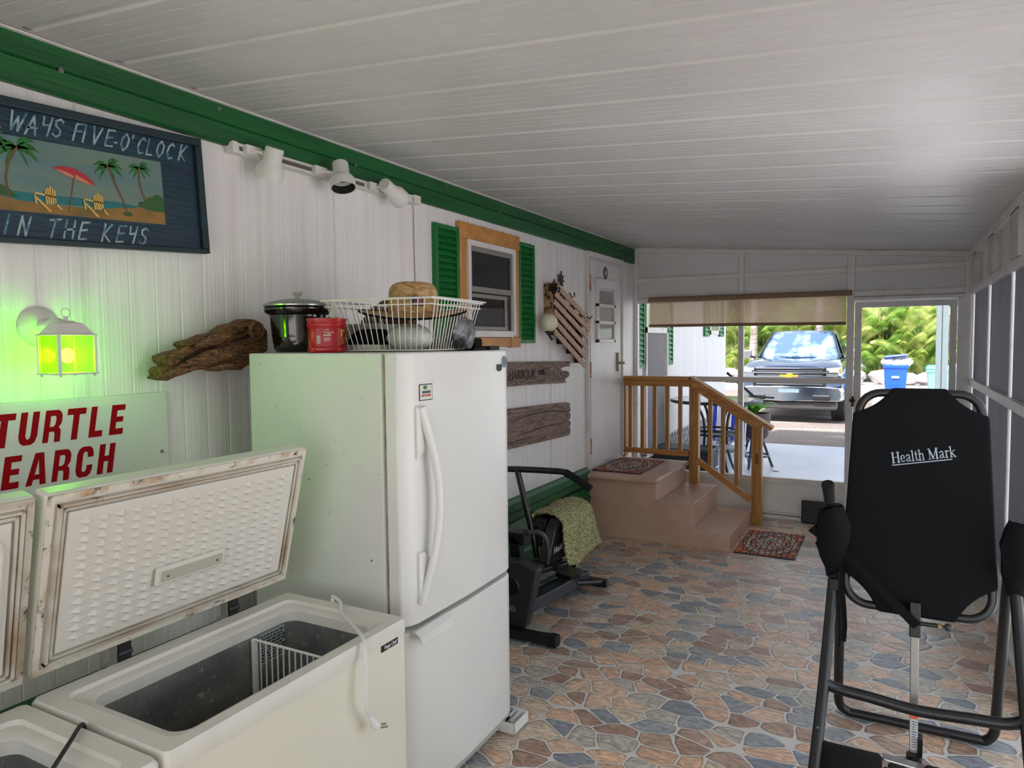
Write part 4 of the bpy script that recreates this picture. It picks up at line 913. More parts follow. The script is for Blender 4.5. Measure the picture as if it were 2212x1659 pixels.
# ---------------------------------------------------------------- track light
tr = thing('track_light', (-2.34, 2.62, 2.48), 'white wall track with three adjustable spotlights under the green board', 'track light')
b = MB(); b.box(XL, XL+.040, 1.995, 3.225, 2.474, 2.514); b.box(XL+.040, XL+.050, 1.995, 2.02, 2.472, 2.516)
b.box(XL+.040, XL+.046, 2.02, 3.225, 2.474, 2.484); b.box(XL+.040, XL+.046, 2.02, 3.225, 2.504, 2.514); rail_ = b.build('track', white_paint, tr, bevel=.001)
tsm = M('track_slot', S(96,90,84), .5)
for y0, y1 in ((2.035,2.075),(2.24,2.46),(2.66,2.80)):
    b = MB(); b.box(XL+.0405, XL+.042, y0, y1, 2.486, 2.502); b.build('track_slot', tsm, rail_)
b = MB(); b.box(XL+.0, XL+.055, 3.20, 3.262, 2.472, 2.518); b.build('feed_box', white_paint, tr, bevel=.003)
def spot(p_adapter, top, mouth, r0=.037, r1=.058):
    s_ = MB(); s_.box(XL+.040, XL+.066, p_adapter-.045, p_adapter+.03, 2.476, 2.512); s_.tube([(XL+.06,p_adapter,2.495),(XL+.085,p_adapter+.02,2.490)], .008, 8)
    top, mouth = Vector(top), Vector(mouth); ax = (mouth-top); Lh = ax.length; ax.normalize(); x_ = ax.orthogonal().normalized(); y_ = ax.cross(x_)
    s_.tube([(XL+.075,p_adapter+.02,2.490), tuple(top+(mouth-top)*.35)], .006, 8)
    hd = s_.build('spot_arm', white_paint, tr)
    b = MB(); b.lathe([(0,0),(r0*.94,.0),(r0,.006),(r0,Lh*.46),(r1*.86,Lh*.60),(r1,Lh*.70),(r1,Lh),(r1*.93,Lh),(r1*.9,Lh*.7),(0,Lh*.62)], top, 28, (x_, y_, ax))
    h = b.build('spot_head', white_paint, tr, smooth=True)
    b = MB(); b.lathe([(0,Lh*.66),(r1*.84,Lh*.66),(r1*.915,Lh*.985),(r1*.92,Lh*.985),(r1*.86,Lh*.65),(0,Lh*.64)], top, 28, (x_, y_, ax)); b.build('black_baffle', M('baffle', S(14,13,13), .7), h, smooth=True)
spot(2.095, (-2.235, 2.133, 2.506), (-2.282, 2.138, 2.390))
spot(2.48, (-2.26, 2.548, 2.537), (-2.222, 2.525, 2.416))
spot(2.86, (-2.26, 2.868, 2.504), (-2.272, 3.020, 2.455), .034, .050)
b = MB(); b.tube(smooth_pts([(XL+.012,3.245,2.48),(XL+.010,3.252,2.42),(XL+.006,3.256,2.25),(XL+.006,3.262,2.0),(XL+.008,3.264,1.75)]), .0022, 6); tag(b.build('wire', M('brown_wire', S(150,112,84), .6)), 'thin brown wire running down the wall from the track light', 'wire')

# ---------------------------------------------------------------- driftwood etc.
def slab_poly(name, poly, x0, x1, mat, label, cat, seed=1, jit=.006, bev=.004):
    b = MB(); b.prism(poly, (x0,0,0), (0,1,0), (0,0,1), (x1-x0,0,0))
    o = b.build(name, mat, bevel=bev); tag(o, label, cat); return o
# rough log built as a noisy lofted body
dw = thing('driftwood', (-2.27, 1.83, 1.58), 'long cracked brown driftwood log sticking out behind the black crock pot', 'driftwood')
rnd = random.Random(12)
DWP = [(1.590,1.590),(1.604,1.600),(1.600,1.618),(1.612,1.628),(1.640,1.632),(1.618,1.650),(1.616,1.668),(1.66,1.682),(1.722,1.694),(1.700,1.708),(1.712,1.718),(1.76,1.728),(1.80,1.744),(1.85,1.752),(1.90,1.782),(1.95,1.792),(1.99,1.808),(2.03,1.806),(2.065,1.786),(2.09,1.76),(2.09,1.68),(2.05,1.665),(2.03,1.640),(1.98,1.622),(1.95,1.604),(1.90,1.612),(1.85,1.604),(1.80,1.618),(1.74,1.612),(1.70,1.600),(1.66,1.592),(1.63,1.580)]
b = MB(); b.prism(DWP, (-2.335,0,0), (0,1,0), (0,0,1), (.075,0,0)); b.build('log', bark, dw, bevel=.014, seg=3)
b = MB()
for k in range(26):
    y0 = rnd.uniform(1.66,2.0); L_ = rnd.uniform(.05,.16); zc0 = 1.60+(y0-1.6)*.36+rnd.uniform(.0,.05); y1 = min(y0+L_, 2.07)
    b.tube([(-2.2585, y0, zc0), (-2.2565, (y0+y1)/2, zc0+.36*(y1-y0)/2+rnd.uniform(-.006,.006)), (-2.2585, y1, zc0+.36*(y1-y0))], [.0008,.0035,.0008], 6)
b.build('cracks', darkw, dw)
b = MB(); b.lathe([(0,.010),(.018,.012),(.024,.004),(.030,.016),(.038,.006),(.040,-.01)], (-2.245,2.018,1.762), 16, (Vector((0,1,0)),Vector((0,0,1)),Vector((1,-.4,0)))); b.build('knot', bark, dw)
b = MB()
for (y0,z0,y1,z1,r_) in ((1.62,1.66,1.73,1.695,.014),(1.60,1.60,1.70,1.62,.016),(1.73,1.70,1.92,1.755,.02),(1.66,1.63,1.90,1.70,.018),(1.75,1.64,1.98,1.70,.02),(1.80,1.62,1.95,1.63,.012)):
    n_ = 9; b.tube([(-2.245+rnd.uniform(-.006,.006), y0+(y1-y0)*k/n_, z0+(z1-z0)*k/n_+rnd.uniform(-.004,.004)) for k in range(n_+1)], [max(.004, r_*math.sin(PI*(k+.6)/(n_+1.2))) for k in range(n_+1)], 7)
b.build('splinters', bark, dw)
# weathered boards
P1 = [(4.05,1.575),(5.356,1.547),(5.374,1.536),(5.335,1.522),(5.372,1.505),(5.27,1.507),(5.20,1.500),(5.168,1.492),(5.191,1.478),(5.26,1.474),(5.319,1.468),(5.350,1.441),(5.318,1.420),(5.262,1.409),(5.255,1.392),(5.285,1.374),(4.8,1.392),(4.05,1.405)]
w1 = thing('weathered_board', (XL+.02, 4.7, 1.39), 'upper weathered board with carved letters and ragged right end, right of the refrigerator', 'board')
b = MB(); b.prism(P1, (XL+.008,0,0), (0,1,0), (0,0,1), (.028,0,0)); wb_ = b.build('board', greywood, w1, bevel=.004)
text('HARBOUR', .088, (XL+.0385, 4.285, 1.447), (0,1,0), (0,0,1), darkw, wb_, 'carved_letters', off=.0015, shear=.15, sx=1.0)
b = MB(); b.box(XL+.030, XL+.040, 4.76, 4.835, 1.462, 1.50); rnd = random.Random(5)
for k in range(34):
    y, z = rnd.uniform(4.4,5.28), rnd.uniform(1.405,1.44); b.ball((XL+.0365, y, z), .006, 6, (.3, rnd.uniform(.8,2.5), rnd.uniform(.5,1)))
for k in range(10):
    y, z = rnd.uniform(5.1,5.3), rnd.uniform(1.42,1.47); b.ball((XL+.0365, y, z), .007, 6, (.3, 1.6, .7))
b.build('rot_holes', darkw, wb_)
b = MB(); b.prism([(4.84,1.455),(4.835,1.505),(4.95,1.512),(5.08,1.505),(5.05,1.475),(5.09,1.455),(4.95,1.45)], (XL+.035,0,0), (0,1,0), (0,0,1), (.018,0,0)); b.build('raised_chunk', M('pale_chunk', S(150,136,120), .8, noise=(30, S(96,82,70), .4, .6)), wb_, bevel=.004)
P2 = [(4.05,1.250),(5.29,1.213),(5.352,1.199),(5.335,1.181),(5.358,1.159),(5.352,1.140),(5.326,1.128),(5.357,1.108),(5.350,1.085),(5.325,1.065),(5.356,1.045),(5.350,1.022),(5.330,1.011),(5.352,.985),(5.347,.956),(5.325,.937),(4.05,.970)]
w2 = thing('weathered_board', (XL+.02, 4.7, .94), 'lower plain weathered board with long cracks, right of the refrigerator', 'board')
b = MB(); b.prism(P2, (XL+.008,0,0), (0,1,0), (0,0,1), (.03,0,0)); wb2 = b.build('board', greywood, w2, bevel=.004)
b = MB()
for pts in ([(4.3,1.155),(4.6,1.172),(4.8,1.178),(5.0,1.17),(5.2,1.15),(5.32,1.130)], [(4.35,1.04),(4.6,1.055),(4.75,1.060),(5.0,1.062),(5.2,1.055)], [(5.15,1.06),(5.3,1.064)], [(4.3,1.0),(4.5,1.012),(4.65,1.008)]):
    b.tube([(XL+.038,p[0],p[1]) for p in pts], [.0015]+[.0035]*(len(pts)-2)+[.0012], 6)
b.build('cracks', darkw, wb2)

# slatted rack, star, buoy
rk = thing('slatted_rack', (-2.33, 5.3, 1.5), 'slanted rack of pale wooden slats on dark battens left of the home door', 'wall rack')
Lz = [2.165, 2.095, 2.025, 1.950, 1.875, 1.80]; Rz = [1.885, 1.812, 1.738, 1.656, 1.580, 1.505]; Ry = [5.70,5.67,5.64,5.615,5.59,5.575]
for k in range(6):
    b = MB(); b.bar((-2.295, 4.965, Lz[k]-.008), (-2.295, Ry[k], Rz[k]), .014, .044, up=(0,0,1)); b.build('slat', slatw, rk, bevel=.002)
for y, z0, z1 in ((5.005,1.76,2.16),(5.18,1.69,2.09),(5.37,1.61,2.01),(5.53,1.53,1.94)):
    b = MB(); b.box(-2.368, -2.306, y-.022, y+.022, z0, z1); b.build('batten', darkw, rk, bevel=.002)
b = MB(); b.box(-2.366, -2.30, 4.93, 4.955, 1.80, 2.15); b.build('end_board', M('mottled_wood', S(176,140,96), .7, noise=(14, S(40,30,22), .5, .6)), rk)
b = MB(); b.tube([(-2.29,5.24,2.10),(-2.265,5.24,2.06),(-2.25,5.25,2.07),(-2.25,5.255,2.10)], .005, 8); b.tube([(-2.29,5.60,1.92),(-2.265,5.62,1.90),(-2.25,5.63,1.925)], .005, 8); b.build('hook', darkw, rk)
b = MB(); rnd = random.Random(8)
for k in range(60):
    c_ = Vector((rnd.gauss(-2.28,.014), rnd.gauss(4.925,.022), rnd.gauss(2.115,.024))); b.tube([c_, c_+Vector((rnd.uniform(-.02,.02),rnd.uniform(-.025,.025),rnd.uniform(-.025,.025)))], .004, 5)
tag(b.build('net_bundle', M('net_black', S(22,20,18), .8)), 'black tangled bundle at the upper left corner of the slatted rack', 'bundle')
b = MB(); sp_ = []
for k in range(14):
    r_ = .062 if k % 2 == 0 else .024
    if k in (0,): r_ = .072
    sp_.append((5.217+r_*math.sin(k*PI/7)*1.05, 2.205+r_*math.cos(k*PI/7)))
b.prism(sp_, (-2.355,0,0), (0,1,0), (0,0,1), (.012,0,0)); tag(b.build('metal_star', M('rusty_iron', S(64,46,38), .7), bevel=.002), 'dark iron star above the slatted rack', 'star')
by = thing('crab_buoy', (-2.27, 4.80, 1.78), 'cream flaking ball buoy hanging at the lower left of the slatted rack', 'buoy')
b = MB(); b.ball((-2.268, 4.805, 1.852), .069, 24); b.build('float', M('flaking_cream', S(232,228,206), .6, noise=(22, S(226,226,200), .4, .7), spots=(20, S(60,48,36), .68, .72), bump=(30,.5)), by, smooth=True)
b = MB(); b.lathe([(.028,0),(.03,.012),(.02,.02)], (-2.268,4.805,1.775), 12); b.tube([(-2.268,4.80,1.78),(-2.262,4.815,1.745),(-2.255,4.835,1.725)], .009, 8); b.build('stem', darkw, by)
b = MB(); b.tube(smooth_pts([(-2.268,4.805,1.92),(-2.30,4.83,1.99),(-2.31,4.88,2.06),(-2.29,4.93,2.11)]), .002, 5); b.build('string', M('string', S(120,112,100), .8), by)

# ---------------------------------------------------------------- on the refrigerator
FT = 1.673
cp = thing('crock_pot', (-2.085, 2.06, FT), 'glossy black crock pot with a glass lid on the refrigerator', 'crock pot')
c0 = (-2.055, 2.055, FT)
b = MB(); b.lathe([(0,.002),(.085,.002),(.092,.012),(.098,.05),(.104,.115),(.106,.145),(.118,.150),(.126,.158),(.127,.172),(.122,.178),(.112,.178),(.105,.165),(.10,.06),(0,.05)], c0, 40); b.build('stoneware', gloss_black, cp, smooth=True)
b = MB(); b.lathe([(.129,.180),(.129,.184),(.12,.192),(.085,.203),(.04,.210),(0,.212),(0,.209),(.04,.207),(.085,.200),(.119,.188),(.122,.180),(.129,.180)], c0, 40); ld_ = b.build('glass_lid', glass_lid, cp, smooth=True)
b = MB(); b.lathe([(.126,.178),(.131,.179),(.132,.184),(.127,.186),(.126,.178)], c0, 40); b.build('lid_rim', M('steel_rim', S(170,170,166), .25, .9), ld_, smooth=True)
b = MB(); b.lathe([(0,.210),(.008,.211),(.008,.218),(.018,.228),(.020,.234),(.015,.237),(0,.237)], c0, 20); b.build('knob', M('knob_clear', S(176,176,168), .1, spec=.9), ld_, smooth=True)

cn = thing('coffee_can', (-1.92, 2.045, FT), 'red plastic coffee can with a printed label on the refrigerator', 'can')
cc = Vector((-1.885, 2.03, FT)); b = MB()
def can_ring(r, z, sq=.22, n=48):
    P = []
    for k in range(n):
        a_ = 2*PI*k/n; c4, s4 = abs(math.cos(a_-.65)), abs(math.sin(a_-.65)); q = (c4**3.2+s4**3.2)**(-1/3.2)
        P.append(cc+Vector((r*q*math.cos(a_), r*q*math.sin(a_), z)))
    return P
prev = None
for r, z in ((.066,.0),(.070,.004),(.071,.018),(.068,.022),(.067,.092),(.071,.098),(.072,.106),(.0705,.108),(.0705,.118),(.073,.119),(.073,.126),(.068,.128),(.066,.126)):
    vs = [b.bm.verts.new(p) for p in can_ring(r, z)]
    if prev:
        for k in range(48): b.bm.faces.new((prev[k], prev[(k+1)%48], vs[(k+1)%48], vs[k]))
    prev = vs
b.bm.faces.new(prev); cbody = b.build('can_body', red_can, cn, smooth=True)
# labels sit on the near faces of the can (-y face), following the body
def on_can(a0, a1, z0, z1, name, mat, lift=.0012, n=6, r=.068, parent=None):
    b = MB()
    def fn(i, j):
        a_ = a0+(a1-a0)*i; c4, s4 = abs(math.cos(a_-.65)), abs(math.sin(a_-.65)); q = (c4**3.2+s4**3.2)**(-1/3.2)
        return cc+Vector(((r+lift)*q*math.cos(a_), (r+lift)*q*math.sin(a_), z0+(z1-z0)*j))
    b.grid(fn, n, 1); return b.build(name, mat, parent or cbody, recalc=False)
A = lambda d_: math.radians(d_+41)
lb1 = on_can(A(240), A(292), .024, .090, 'label_panel', M('label_red', S(170,20,44), .35), .0008, 12)
lb2 = on_can(A(302), A(345), .024, .090, 'label_front', M('label_front_red', S(150,18,14), .35), .0008, 10)
wlab = M('label_cream', S(226,214,196), .5); yel = M('label_gold', S(220,150,40), .5)
on_can(A(243), A(252), .034, .062, 'barcode_ground', wlab, .0014, 3, parent=lb1)
b_ = M('barcode_bars', S(60,70,66), .5)
for k in range(7): on_can(A(244.3), A(251), .0365+k*.0034, .0365+k*.0034+.0018, 'barcode_bar', b_, .0018, 2, parent=lb1)
on_can(A(262), A(284), .062, .066, 'label_text_band', wlab, .0014, 4, parent=lb1)
for k in range(4): on_can(A(262), A(282-3*(k%2)), .0545-k*.0042, .0558-k*.0042, 'label_fine_print', wlab, .0014, 4, parent=lb1)
on_can(A(267), A(278), .083, .087, 'label_sunrise', yel, .0014, 4, parent=lb1)
text('Folgers', .0125, cc+Vector((.0535*.74+.0035,-.0535*.84-.018,.0705)), (.80,.60,0), (0,0,1), wlab, lb1, 'label_name')
on_can(A(311), A(318), .058, .086, 'label_gold_block', yel, .0014, 3, parent=lb2); on_can(A(321), A(333), .076, .086, 'label_gold_sun', yel, .0014, 4, parent=lb2)
for k in range(3): on_can(A(312), A(331), .050-k*.009, .053-k*.009, 'label_line', yel, .0014, 4, parent=lb2)

# white perforated bin
pb = thing('perforated_basket', (-1.98, 2.32, FT), 'small white perforated plastic basket between the red can and the wire basket', 'basket')
b = MB(); xa_, xb_, ya_, yb_2 = -2.01, -1.80, 2.24, 2.42
for t0, t1 in (((xa_,ya_),(xb_,ya_)),((xb_,ya_),(xb_,yb_2)),((xb_,yb_2),(xa_,yb_2)),((xa_,yb_2),(xa_,ya_))):
    b.bar((t0[0],t0[1],FT+.055), (t1[0],t1[1],FT+.055), .003, .11)
b.box(xa_, xb_, ya_, yb_2, FT, FT+.004); b.box(xa_-.006, xb_+.006, ya_-.006, ya_+.002, FT+.104, FT+.112)
bsk = b.build('walls', M('basket_white', S(206,204,198), .5), pb)
b = MB()
for i in range(9):
    for j in range(7): b.tube([(xa_+.02+.0215*i, ya_-.0026, FT+.015+.0125*j),(xa_+.02+.0215*i, ya_-.0020, FT+.015+.0125*j)], .0022, 6)
b.build('perforations', M('hole_grey', S(140,136,130), .7), bsk)

# wire basket (rotated ~8 degrees)
wb = thing('wire_basket', (-1.69, 2.32, FT), 'white wire basket holding a straw hat and bags on the refrigerator', 'basket')
T0, T1, T2, T3 = [Vector(p) for p in ((-1.915,2.035,1.868),(-1.452,2.10,1.868),(-1.53,2.59,1.868),(-1.98,2.52,1.868))]
cen = (T0+T1+T2+T3)/4
B = [Vector((cen.x+(p.x-cen.x)*.80, cen.y+(p.y-cen.y)*.80, FT+.006)) for p in (T0,T1,T2,T3)]
T = [T0,T1,T2,T3]
b = MB()
b.tube([T0,T1,T2,T3], .0040, 8, closed=True); b.tube([p+Vector((0,0,-.022))+(cen-p).normalized()*.012 for p in T], .0026, 6, closed=True)
b.tube(B, .003, 6, closed=True)
for e_, n_ in ((0,17),(1,17),(2,17),(3,17)):
    p0, p1, q0, q1 = T[e_], T[(e_+1)%4], B[e_], B[(e_+1)%4]
    for k in range(1, n_):
        t = k/n_; tt = .06+.88*t
        a_, c_ = p0.lerp(p1, t), q0.lerp(q1, t)
        b.tube([a_, c_+(a_-c_)*.09, c_+(cen-c_)*.05*Vector((1,1,0)).length*0+Vector((0,0,.0))], .0019, 5)
for k in range(1, 17):
    t = k/17; b.tube([B[0].lerp(B[1],t), B[3].lerp(B[2],t)], .0017, 5)
b.tube([T1+Vector((-.01,.02,.004)), T1.lerp(T2,.5)+Vector((.012,0,.004)), T2+Vector((.02,-.01,.004))], .003, 6)
b.build('wires', white_wire, wb, smooth=True)
# straw hat
sh = thing('straw_hat', (-1.70, 2.30, 1.79), 'tan straw hat with a flag patch lying in the wire basket', 'hat')
hc = Vector((-1.70, 2.33, .012)); b = MB()
def hat(i, j):
    a_ = 2*PI*i
    # profile from brim edge to crown top
    if j < .42:
        t = j/.42; r = .205-(.205-.097)*t; dip = -.020*(math.cos(a_-math.radians(-52)))*(1-t) + .018*abs(math.sin(a_-math.radians(-52)))**2*(1-t)
        z = 1.803+.006*t*t + dip*1.1
    else:
        t = (j-.42)/.58; r = .097*(1-.10*t) if t < .55 else .097*.945*math.sqrt(max(0,1-((t-.55)/.45)**2.2))
        z = 1.809+.075*min(1,t/.55) + (.052*math.sin(PI/2*(t-.55)/.45) if t > .55 else 0)
    return Vector((hc.x+r*1.0*math.cos(a_), hc.y+r*1.12*math.sin(a_), z+hc.z))
b.grid(hat, 40, 26); o = b.build('hat_body', straw, sh, smooth=True, solid=.003)
b = MB(); b.tube([hat(k/40, 0) for k in range(40)], .0042, 6, closed=True); b.build('black_binding', black_cloth, sh, smooth=True)
fu = Vector((.55,.83,0)).normalized(); fv = Vector((-.12,.06,1)).normalized(); fn_ = fu.cross(fv)
fo = Vector((-1.640, 2.232, 1.846)); fo = fo + fn_*.012
b = MB(); b.prism([(0,0),(.044,0),(.044,.040),(0,.040)], fo, fu, fv, fn_*.002); pt = b.build('flag_patch', M('patch_navy', S(26,30,52), .7), sh)
b = MB()
for k in range(7): blob2(b, [(.004,.004+.0048*k),(.040,.004+.0048*k),(.040,.0066+.0048*k),(.004,.0066+.0048*k)], fo+fn_*.002, fu, fv, fn_, .0006)
b.build('flag_stripes', M('stripe_red', S(196,90,96), .7), pt)
b = MB(); blob2(b, [(.004,.018),(.022,.018),(.022,.037),(.004,.037)], fo+fn_*.002, fu, fv, fn_, .0009); b.build('flag_canton', M('canton_blue', S(40,44,88), .7), pt)
# plastic bag of white things
b = MB(); b.ball((-1.625,2.20,FT+.052), .055, 26, (1.75,1.35,.98)); rnd = random.Random(6)
for v in b.bm.verts:
    v.co += Vector((rnd.uniform(-1,1),rnd.uniform(-1,1),rnd.uniform(-1,1)))*.004
    if v.co.z < FT+.008: v.co.z = FT+.008
tag(b.build('plastic_bag', poly, smooth=True), 'clear plastic bag of white contents under the straw hat in the wire basket', 'bag')
b = MB(); b.ball((-1.54,2.42,FT+.07), .05, 20, (1.0,1.5,1.5)); rnd = random.Random(9)
for v in b.bm.verts:
    v.co += Vector((rnd.uniform(-1,1),rnd.uniform(-1,1),rnd.uniform(-1,1)))*.008
    if v.co.z < FT+.008: v.co.z = FT+.008
tag(b.build('plastic_bag', M('grey_plastic_bag', S(120,124,128), .2, bump=(18,1), spec=.9, spots=(9, S(24,26,28), .5, .6), alpha_mix=(.2,)), smooth=True), 'crumpled grey plastic bag at the right end of the wire basket', 'bag')
cpx = thing('folded_cap', (-1.80, 2.20, FT), 'black folded bundle on a white base at the left end inside the wire basket', 'bundle')
b = MB(); b.box(-1.90,-1.72,2.13,2.22,FT+.008,FT+.028); b.build('white_base', white_wire, cpx, bevel=.004)
b = MB(); b.prism([(-1.90,.028),(-1.715,.028),(-1.72,.055),(-1.735,.075),(-1.77,.088),(-1.83,.085),(-1.865,.066),(-1.875,.048),(-1.89,.044)], (0,2.14,FT), (1,0,0), (0,0,1), (0,.10,0)); b.build('black_bundle', black_cloth, cpx, bevel=.008, seg=3)
b = MB(); b.box(-1.59,-1.49,2.46,2.52,FT+.006,FT+.05); tag(b.build('black_pouch', black_cloth, bevel=.01), 'small black pouch in the right rear corner of the wire basket', 'pouch')
# bark pieces behind
b = MB(); b.ball((-2.14,2.34,FT+.065), .085, 18, (.7,1.2,.95)).jitter(.009, 3)
for v in b.bm.verts: v.co.z = max(v.co.z, FT+.002)
tag(b.build('driftwood', bark), 'rounded brown driftwood chunk behind the red can', 'driftwood')
b = MB(); b.ball((-2.0,2.555,FT+.11), .11, 20, (1.35,.55,1.0)).jitter(.011, 4)
for v in b.bm.verts: v.co.z = max(v.co.z, FT+.002)
tag(b.build('driftwood', bark), 'dark jagged driftwood chunk behind the wire basket and straw hat', 'driftwood')

# ---------------------------------------------------------------- elliptical trainer
el = thing('elliptical_trainer', (-1.9, 4.0, 0), 'black exercise machine with a bent handlebar behind the refrigerator', 'exercise machine')
b = MB(); b.bar((-2.12,3.50,.042), (-1.66,3.50,.042), .055, .05); b.build('front_foot_tube', black_steel, el, bevel=.004)
b = MB(); b.bar((-1.665,3.50,.042), (-1.61,3.50,.042), .066, .062); b.bar((-2.16,3.50,.042), (-2.11,3.50,.042), .066, .062); b.build('foot_caps', black_plastic, el, bevel=.006)
b = MB(); b.bar((-2.07,4.52,.04), (-1.70,4.52,.04), .055, .05); b.build('rear_foot_tube', black_steel, el, bevel=.004)
b = MB(); b.prism([(-2.07,.06),(-1.83,.06),(-1.80,.16),(-1.775,.28),(-1.75,.41),(-1.86,.45),(-1.97,.45),(-2.07,.38)], (0,3.52,0), (1,0,0), (0,0,1), (0,.08,0)); sh_ = b.build('front_shroud', M('charcoal_shroud', S(44,47,52), .45, noise=(6, S(34,36,40), .4, .7)), el, bevel=.01, seg=3)
text('Health', .052, (-1.995, 3.517, .155), (1,0,0), (0,0,1), M('trainer_lettering', S(150,156,160), .5), sh_, 'lettering', shear=.1, sx=.8)
b = MB(); b.lathe([(0,.006),(.05,.006),(.055,0)], (-1.915,3.52,.30), 20, (Vector((1,0,0)),Vector((0,0,1)),Vector((0,-1,0)))); b.build('pivot_hole', black_plastic, sh_)
b = MB(); b.bar((-1.85,3.58,.17), (-1.85,4.48,.085), .07, .075); b.bar((-1.97,3.58,.17), (-1.97,4.48,.085), .05, .06); b.build('rail_frame', M('rail_blue_black', S(38,42,54), .35, spec=.6), el, bevel=.006)
b = MB(); b.bar((-1.835,3.60,.36), (-1.80,4.12,.285), .035, .028); b.bar((-1.99,3.60,.36), (-1.99,4.12,.285), .035, .028); b.build('pedal_arm', black_steel, el, bevel=.003)
b = MB(); b.tube([(-1.87,3.90,.325),(-1.78,3.90,.318)], .028, 12); b.build('foot_roller', black_foam, el, smooth=True)
b = MB(); b.prism([(-1.80,3.88),(-1.68,3.86),(-1.655,3.93),(-1.67,4.02),(-1.79,4.05)], (0,0,.262), (1,0,0), (0,1,0), (0,0,.028)); b.build('pedal', black_plastic, el, bevel=.006)
b = MB(); b.prism([(-2.00,.30),(-1.92,.30),(-1.93,.52),(-1.995,.56)], (0,3.66,0), (1,0,0), (0,0,1), (0,.06,0)); b.box(-2.03,-1.90,3.66,3.76,.50,.575); b.build('console_column', black_plastic, el, bevel=.008)
b = MB(); b.tube(smooth_pts([(-1.935,3.72,.545),(-1.88,3.73,.572),(-1.83,3.74,.568),(-1.805,3.76,.53),(-1.80,3.78,.46),(-1.815,3.80,.37)]), .019, 10, flat=.7); b.build('curved_bracket', M('bracket_grey', S(60,64,72), .35, spec=.6), el, smooth=True)
b = MB(); b.tube([(-2.12,4.0,.885),(-2.06,4.0,.66),(-2.01,4.0,.47),(-1.985,4.0,.33)], [.020,.022,.020,.020], 10); b.build('handle_post', black_steel, el, smooth=True)
b = MB(); b.tube(smooth_pts([(-2.30,4.0,.875),(-2.12,4.0,.888),(-1.90,4.0,.895),(-1.78,4.0,.893),(-1.70,4.0,.855),(-1.625,4.0,.81)]), .020, 12); b.build('handlebar', black_steel, el, smooth=True)
b = MB(); b.tube([(-1.78,4.0,.893),(-1.70,4.0,.855),(-1.612,4.0,.803)], .024, 12); b.build('grip', black_foam, el, smooth=True)
b = MB(); b.prism([(3.90,.32),(4.16,.30),(4.22,.34),(4.22,.50),(4.17,.565),(4.08,.57),(4.01,.52),(3.95,.42)], (-1.93,0,0), (0,1,0), (0,0,1), (.075,0,0)); hs2 = b.build('flywheel_housing', M('housing_black', S(30,31,33), .35), el, bevel=.015, seg=3)
b = MB(); b.prism([(4.03,.50),(4.20,.44),(4.215,.50),(4.17,.56),(4.08,.565)], (-2.03,0,0), (0,1,0), (0,0,1), (.085,0,0)); b.box(-2.02,-1.95,3.99,4.02,.40,.55); b.build('housing_back', black_plastic, hs2, bevel=.01)
text('Health', .058, (-1.8535,3.975,.372), (0,1,.03), (.0,-.0,1), M('housing_white', S(214,216,216), .5), hs2, 'lettering', shear=.25, sx=.95)
b = MB(); blob2(b, [(4.135,.395),(4.20,.397),(4.205,.428),(4.14,.425)], (-1.8544,0,0), (0,1,0), (0,0,1), (1,0,0), .0006); b.build('red_patch', M('housing_red', S(190,34,30), .5), hs2)
b = MB(); b.tube([(-1.89,4.12,.30),(-1.88,4.18,.18),(-1.88,4.24,.13)], .03, 10); b.tube([(-1.84,4.27,.10),(-1.70,4.40,.09)],.02,8); b.build('housing_strut', black_steel, el, smooth=True)
b = MB()
b.tube([(-2.0,4.15,.53),(-2.0,4.6,.53)], .03, 12); b.box(-2.03,-1.83,4.2,4.55,.47,.545); b.tube([(-1.93,4.45,.12),(-1.93,4.45,.50)], .022, 10); b.build('seat', black_foam, el, bevel=.02, seg=3)
# towel draped on the seat
b = MB()
def tow(i, j):
    # i across the arch, j along y
    if i < .18: t = i/.18; x, z = -2.09, .42+.10*t
    elif i < .62:
        t = (i-.18)/.44; a_ = PI*(1-t); x = -1.955+.135*math.cos(a_); z = .52+.085*math.sin(a_)
    else: t = (i-.62)/.38; x = -1.82+.035*t+.012*math.sin(j*9); z = .52-.235*t-.02*math.sin(j*5)*t
    y = 4.07+.50*j + .02*math.sin(i*6) + .05*max(0,(i-.62)/.38)*(j-.2)
    return Vector((x+.006*math.sin(j*14+i*5), y, z+.006*math.sin(j*11)))
b.grid(tow, 150, 120)
tw = b.build('towel', towel_m, smooth=True, solid=.016); tag(tw, 'sage green terry towel draped over the exercise machine seat', 'towel')
tx = bpy.data.textures.new('terry', 'CLOUDS'); tx.noise_scale = .014
md = tw.modifiers.new('terry', 'DISPLACE'); md.texture = tx; md.strength = .024; md.mid_level = .5

# ---------------------------------------------------------------- inversion table
iv = thing('inversion_table', (.10, 3.0, 0), 'black inversion table with tall fabric backrest and chrome leg shaft', 'exercise machine')
b = MB(); b.tube(smooth_pts([(-.172,3.14,.80),(-.178,3.28,.44),(-.186,3.41,.13),(-.180,3.435,.055),(-.15,3.445,.026),(-.10,3.447,.022),(.33,3.447,.022),(.375,3.443,.03),(.398,3.425,.075),(.400,3.40,.15),(.396,3.27,.45),(.392,3.12,.82)], 3), .0195, 12); b.build('rear_frame', black_steel, iv, smooth=True)
b = MB(); b.tube(smooth_pts([(-.192,3.13,.79),(-.208,2.87,.39),(-.228,2.62,.06),(-.22,2.59,.03),(-.18,2.585,.022),(.38,2.585,.022),(.425,2.59,.03),(.432,2.62,.06),(.424,2.87,.40),(.410,3.11,.82)], 3), .0205, 12); b.build('front_frame', black_steel, iv, smooth=True)
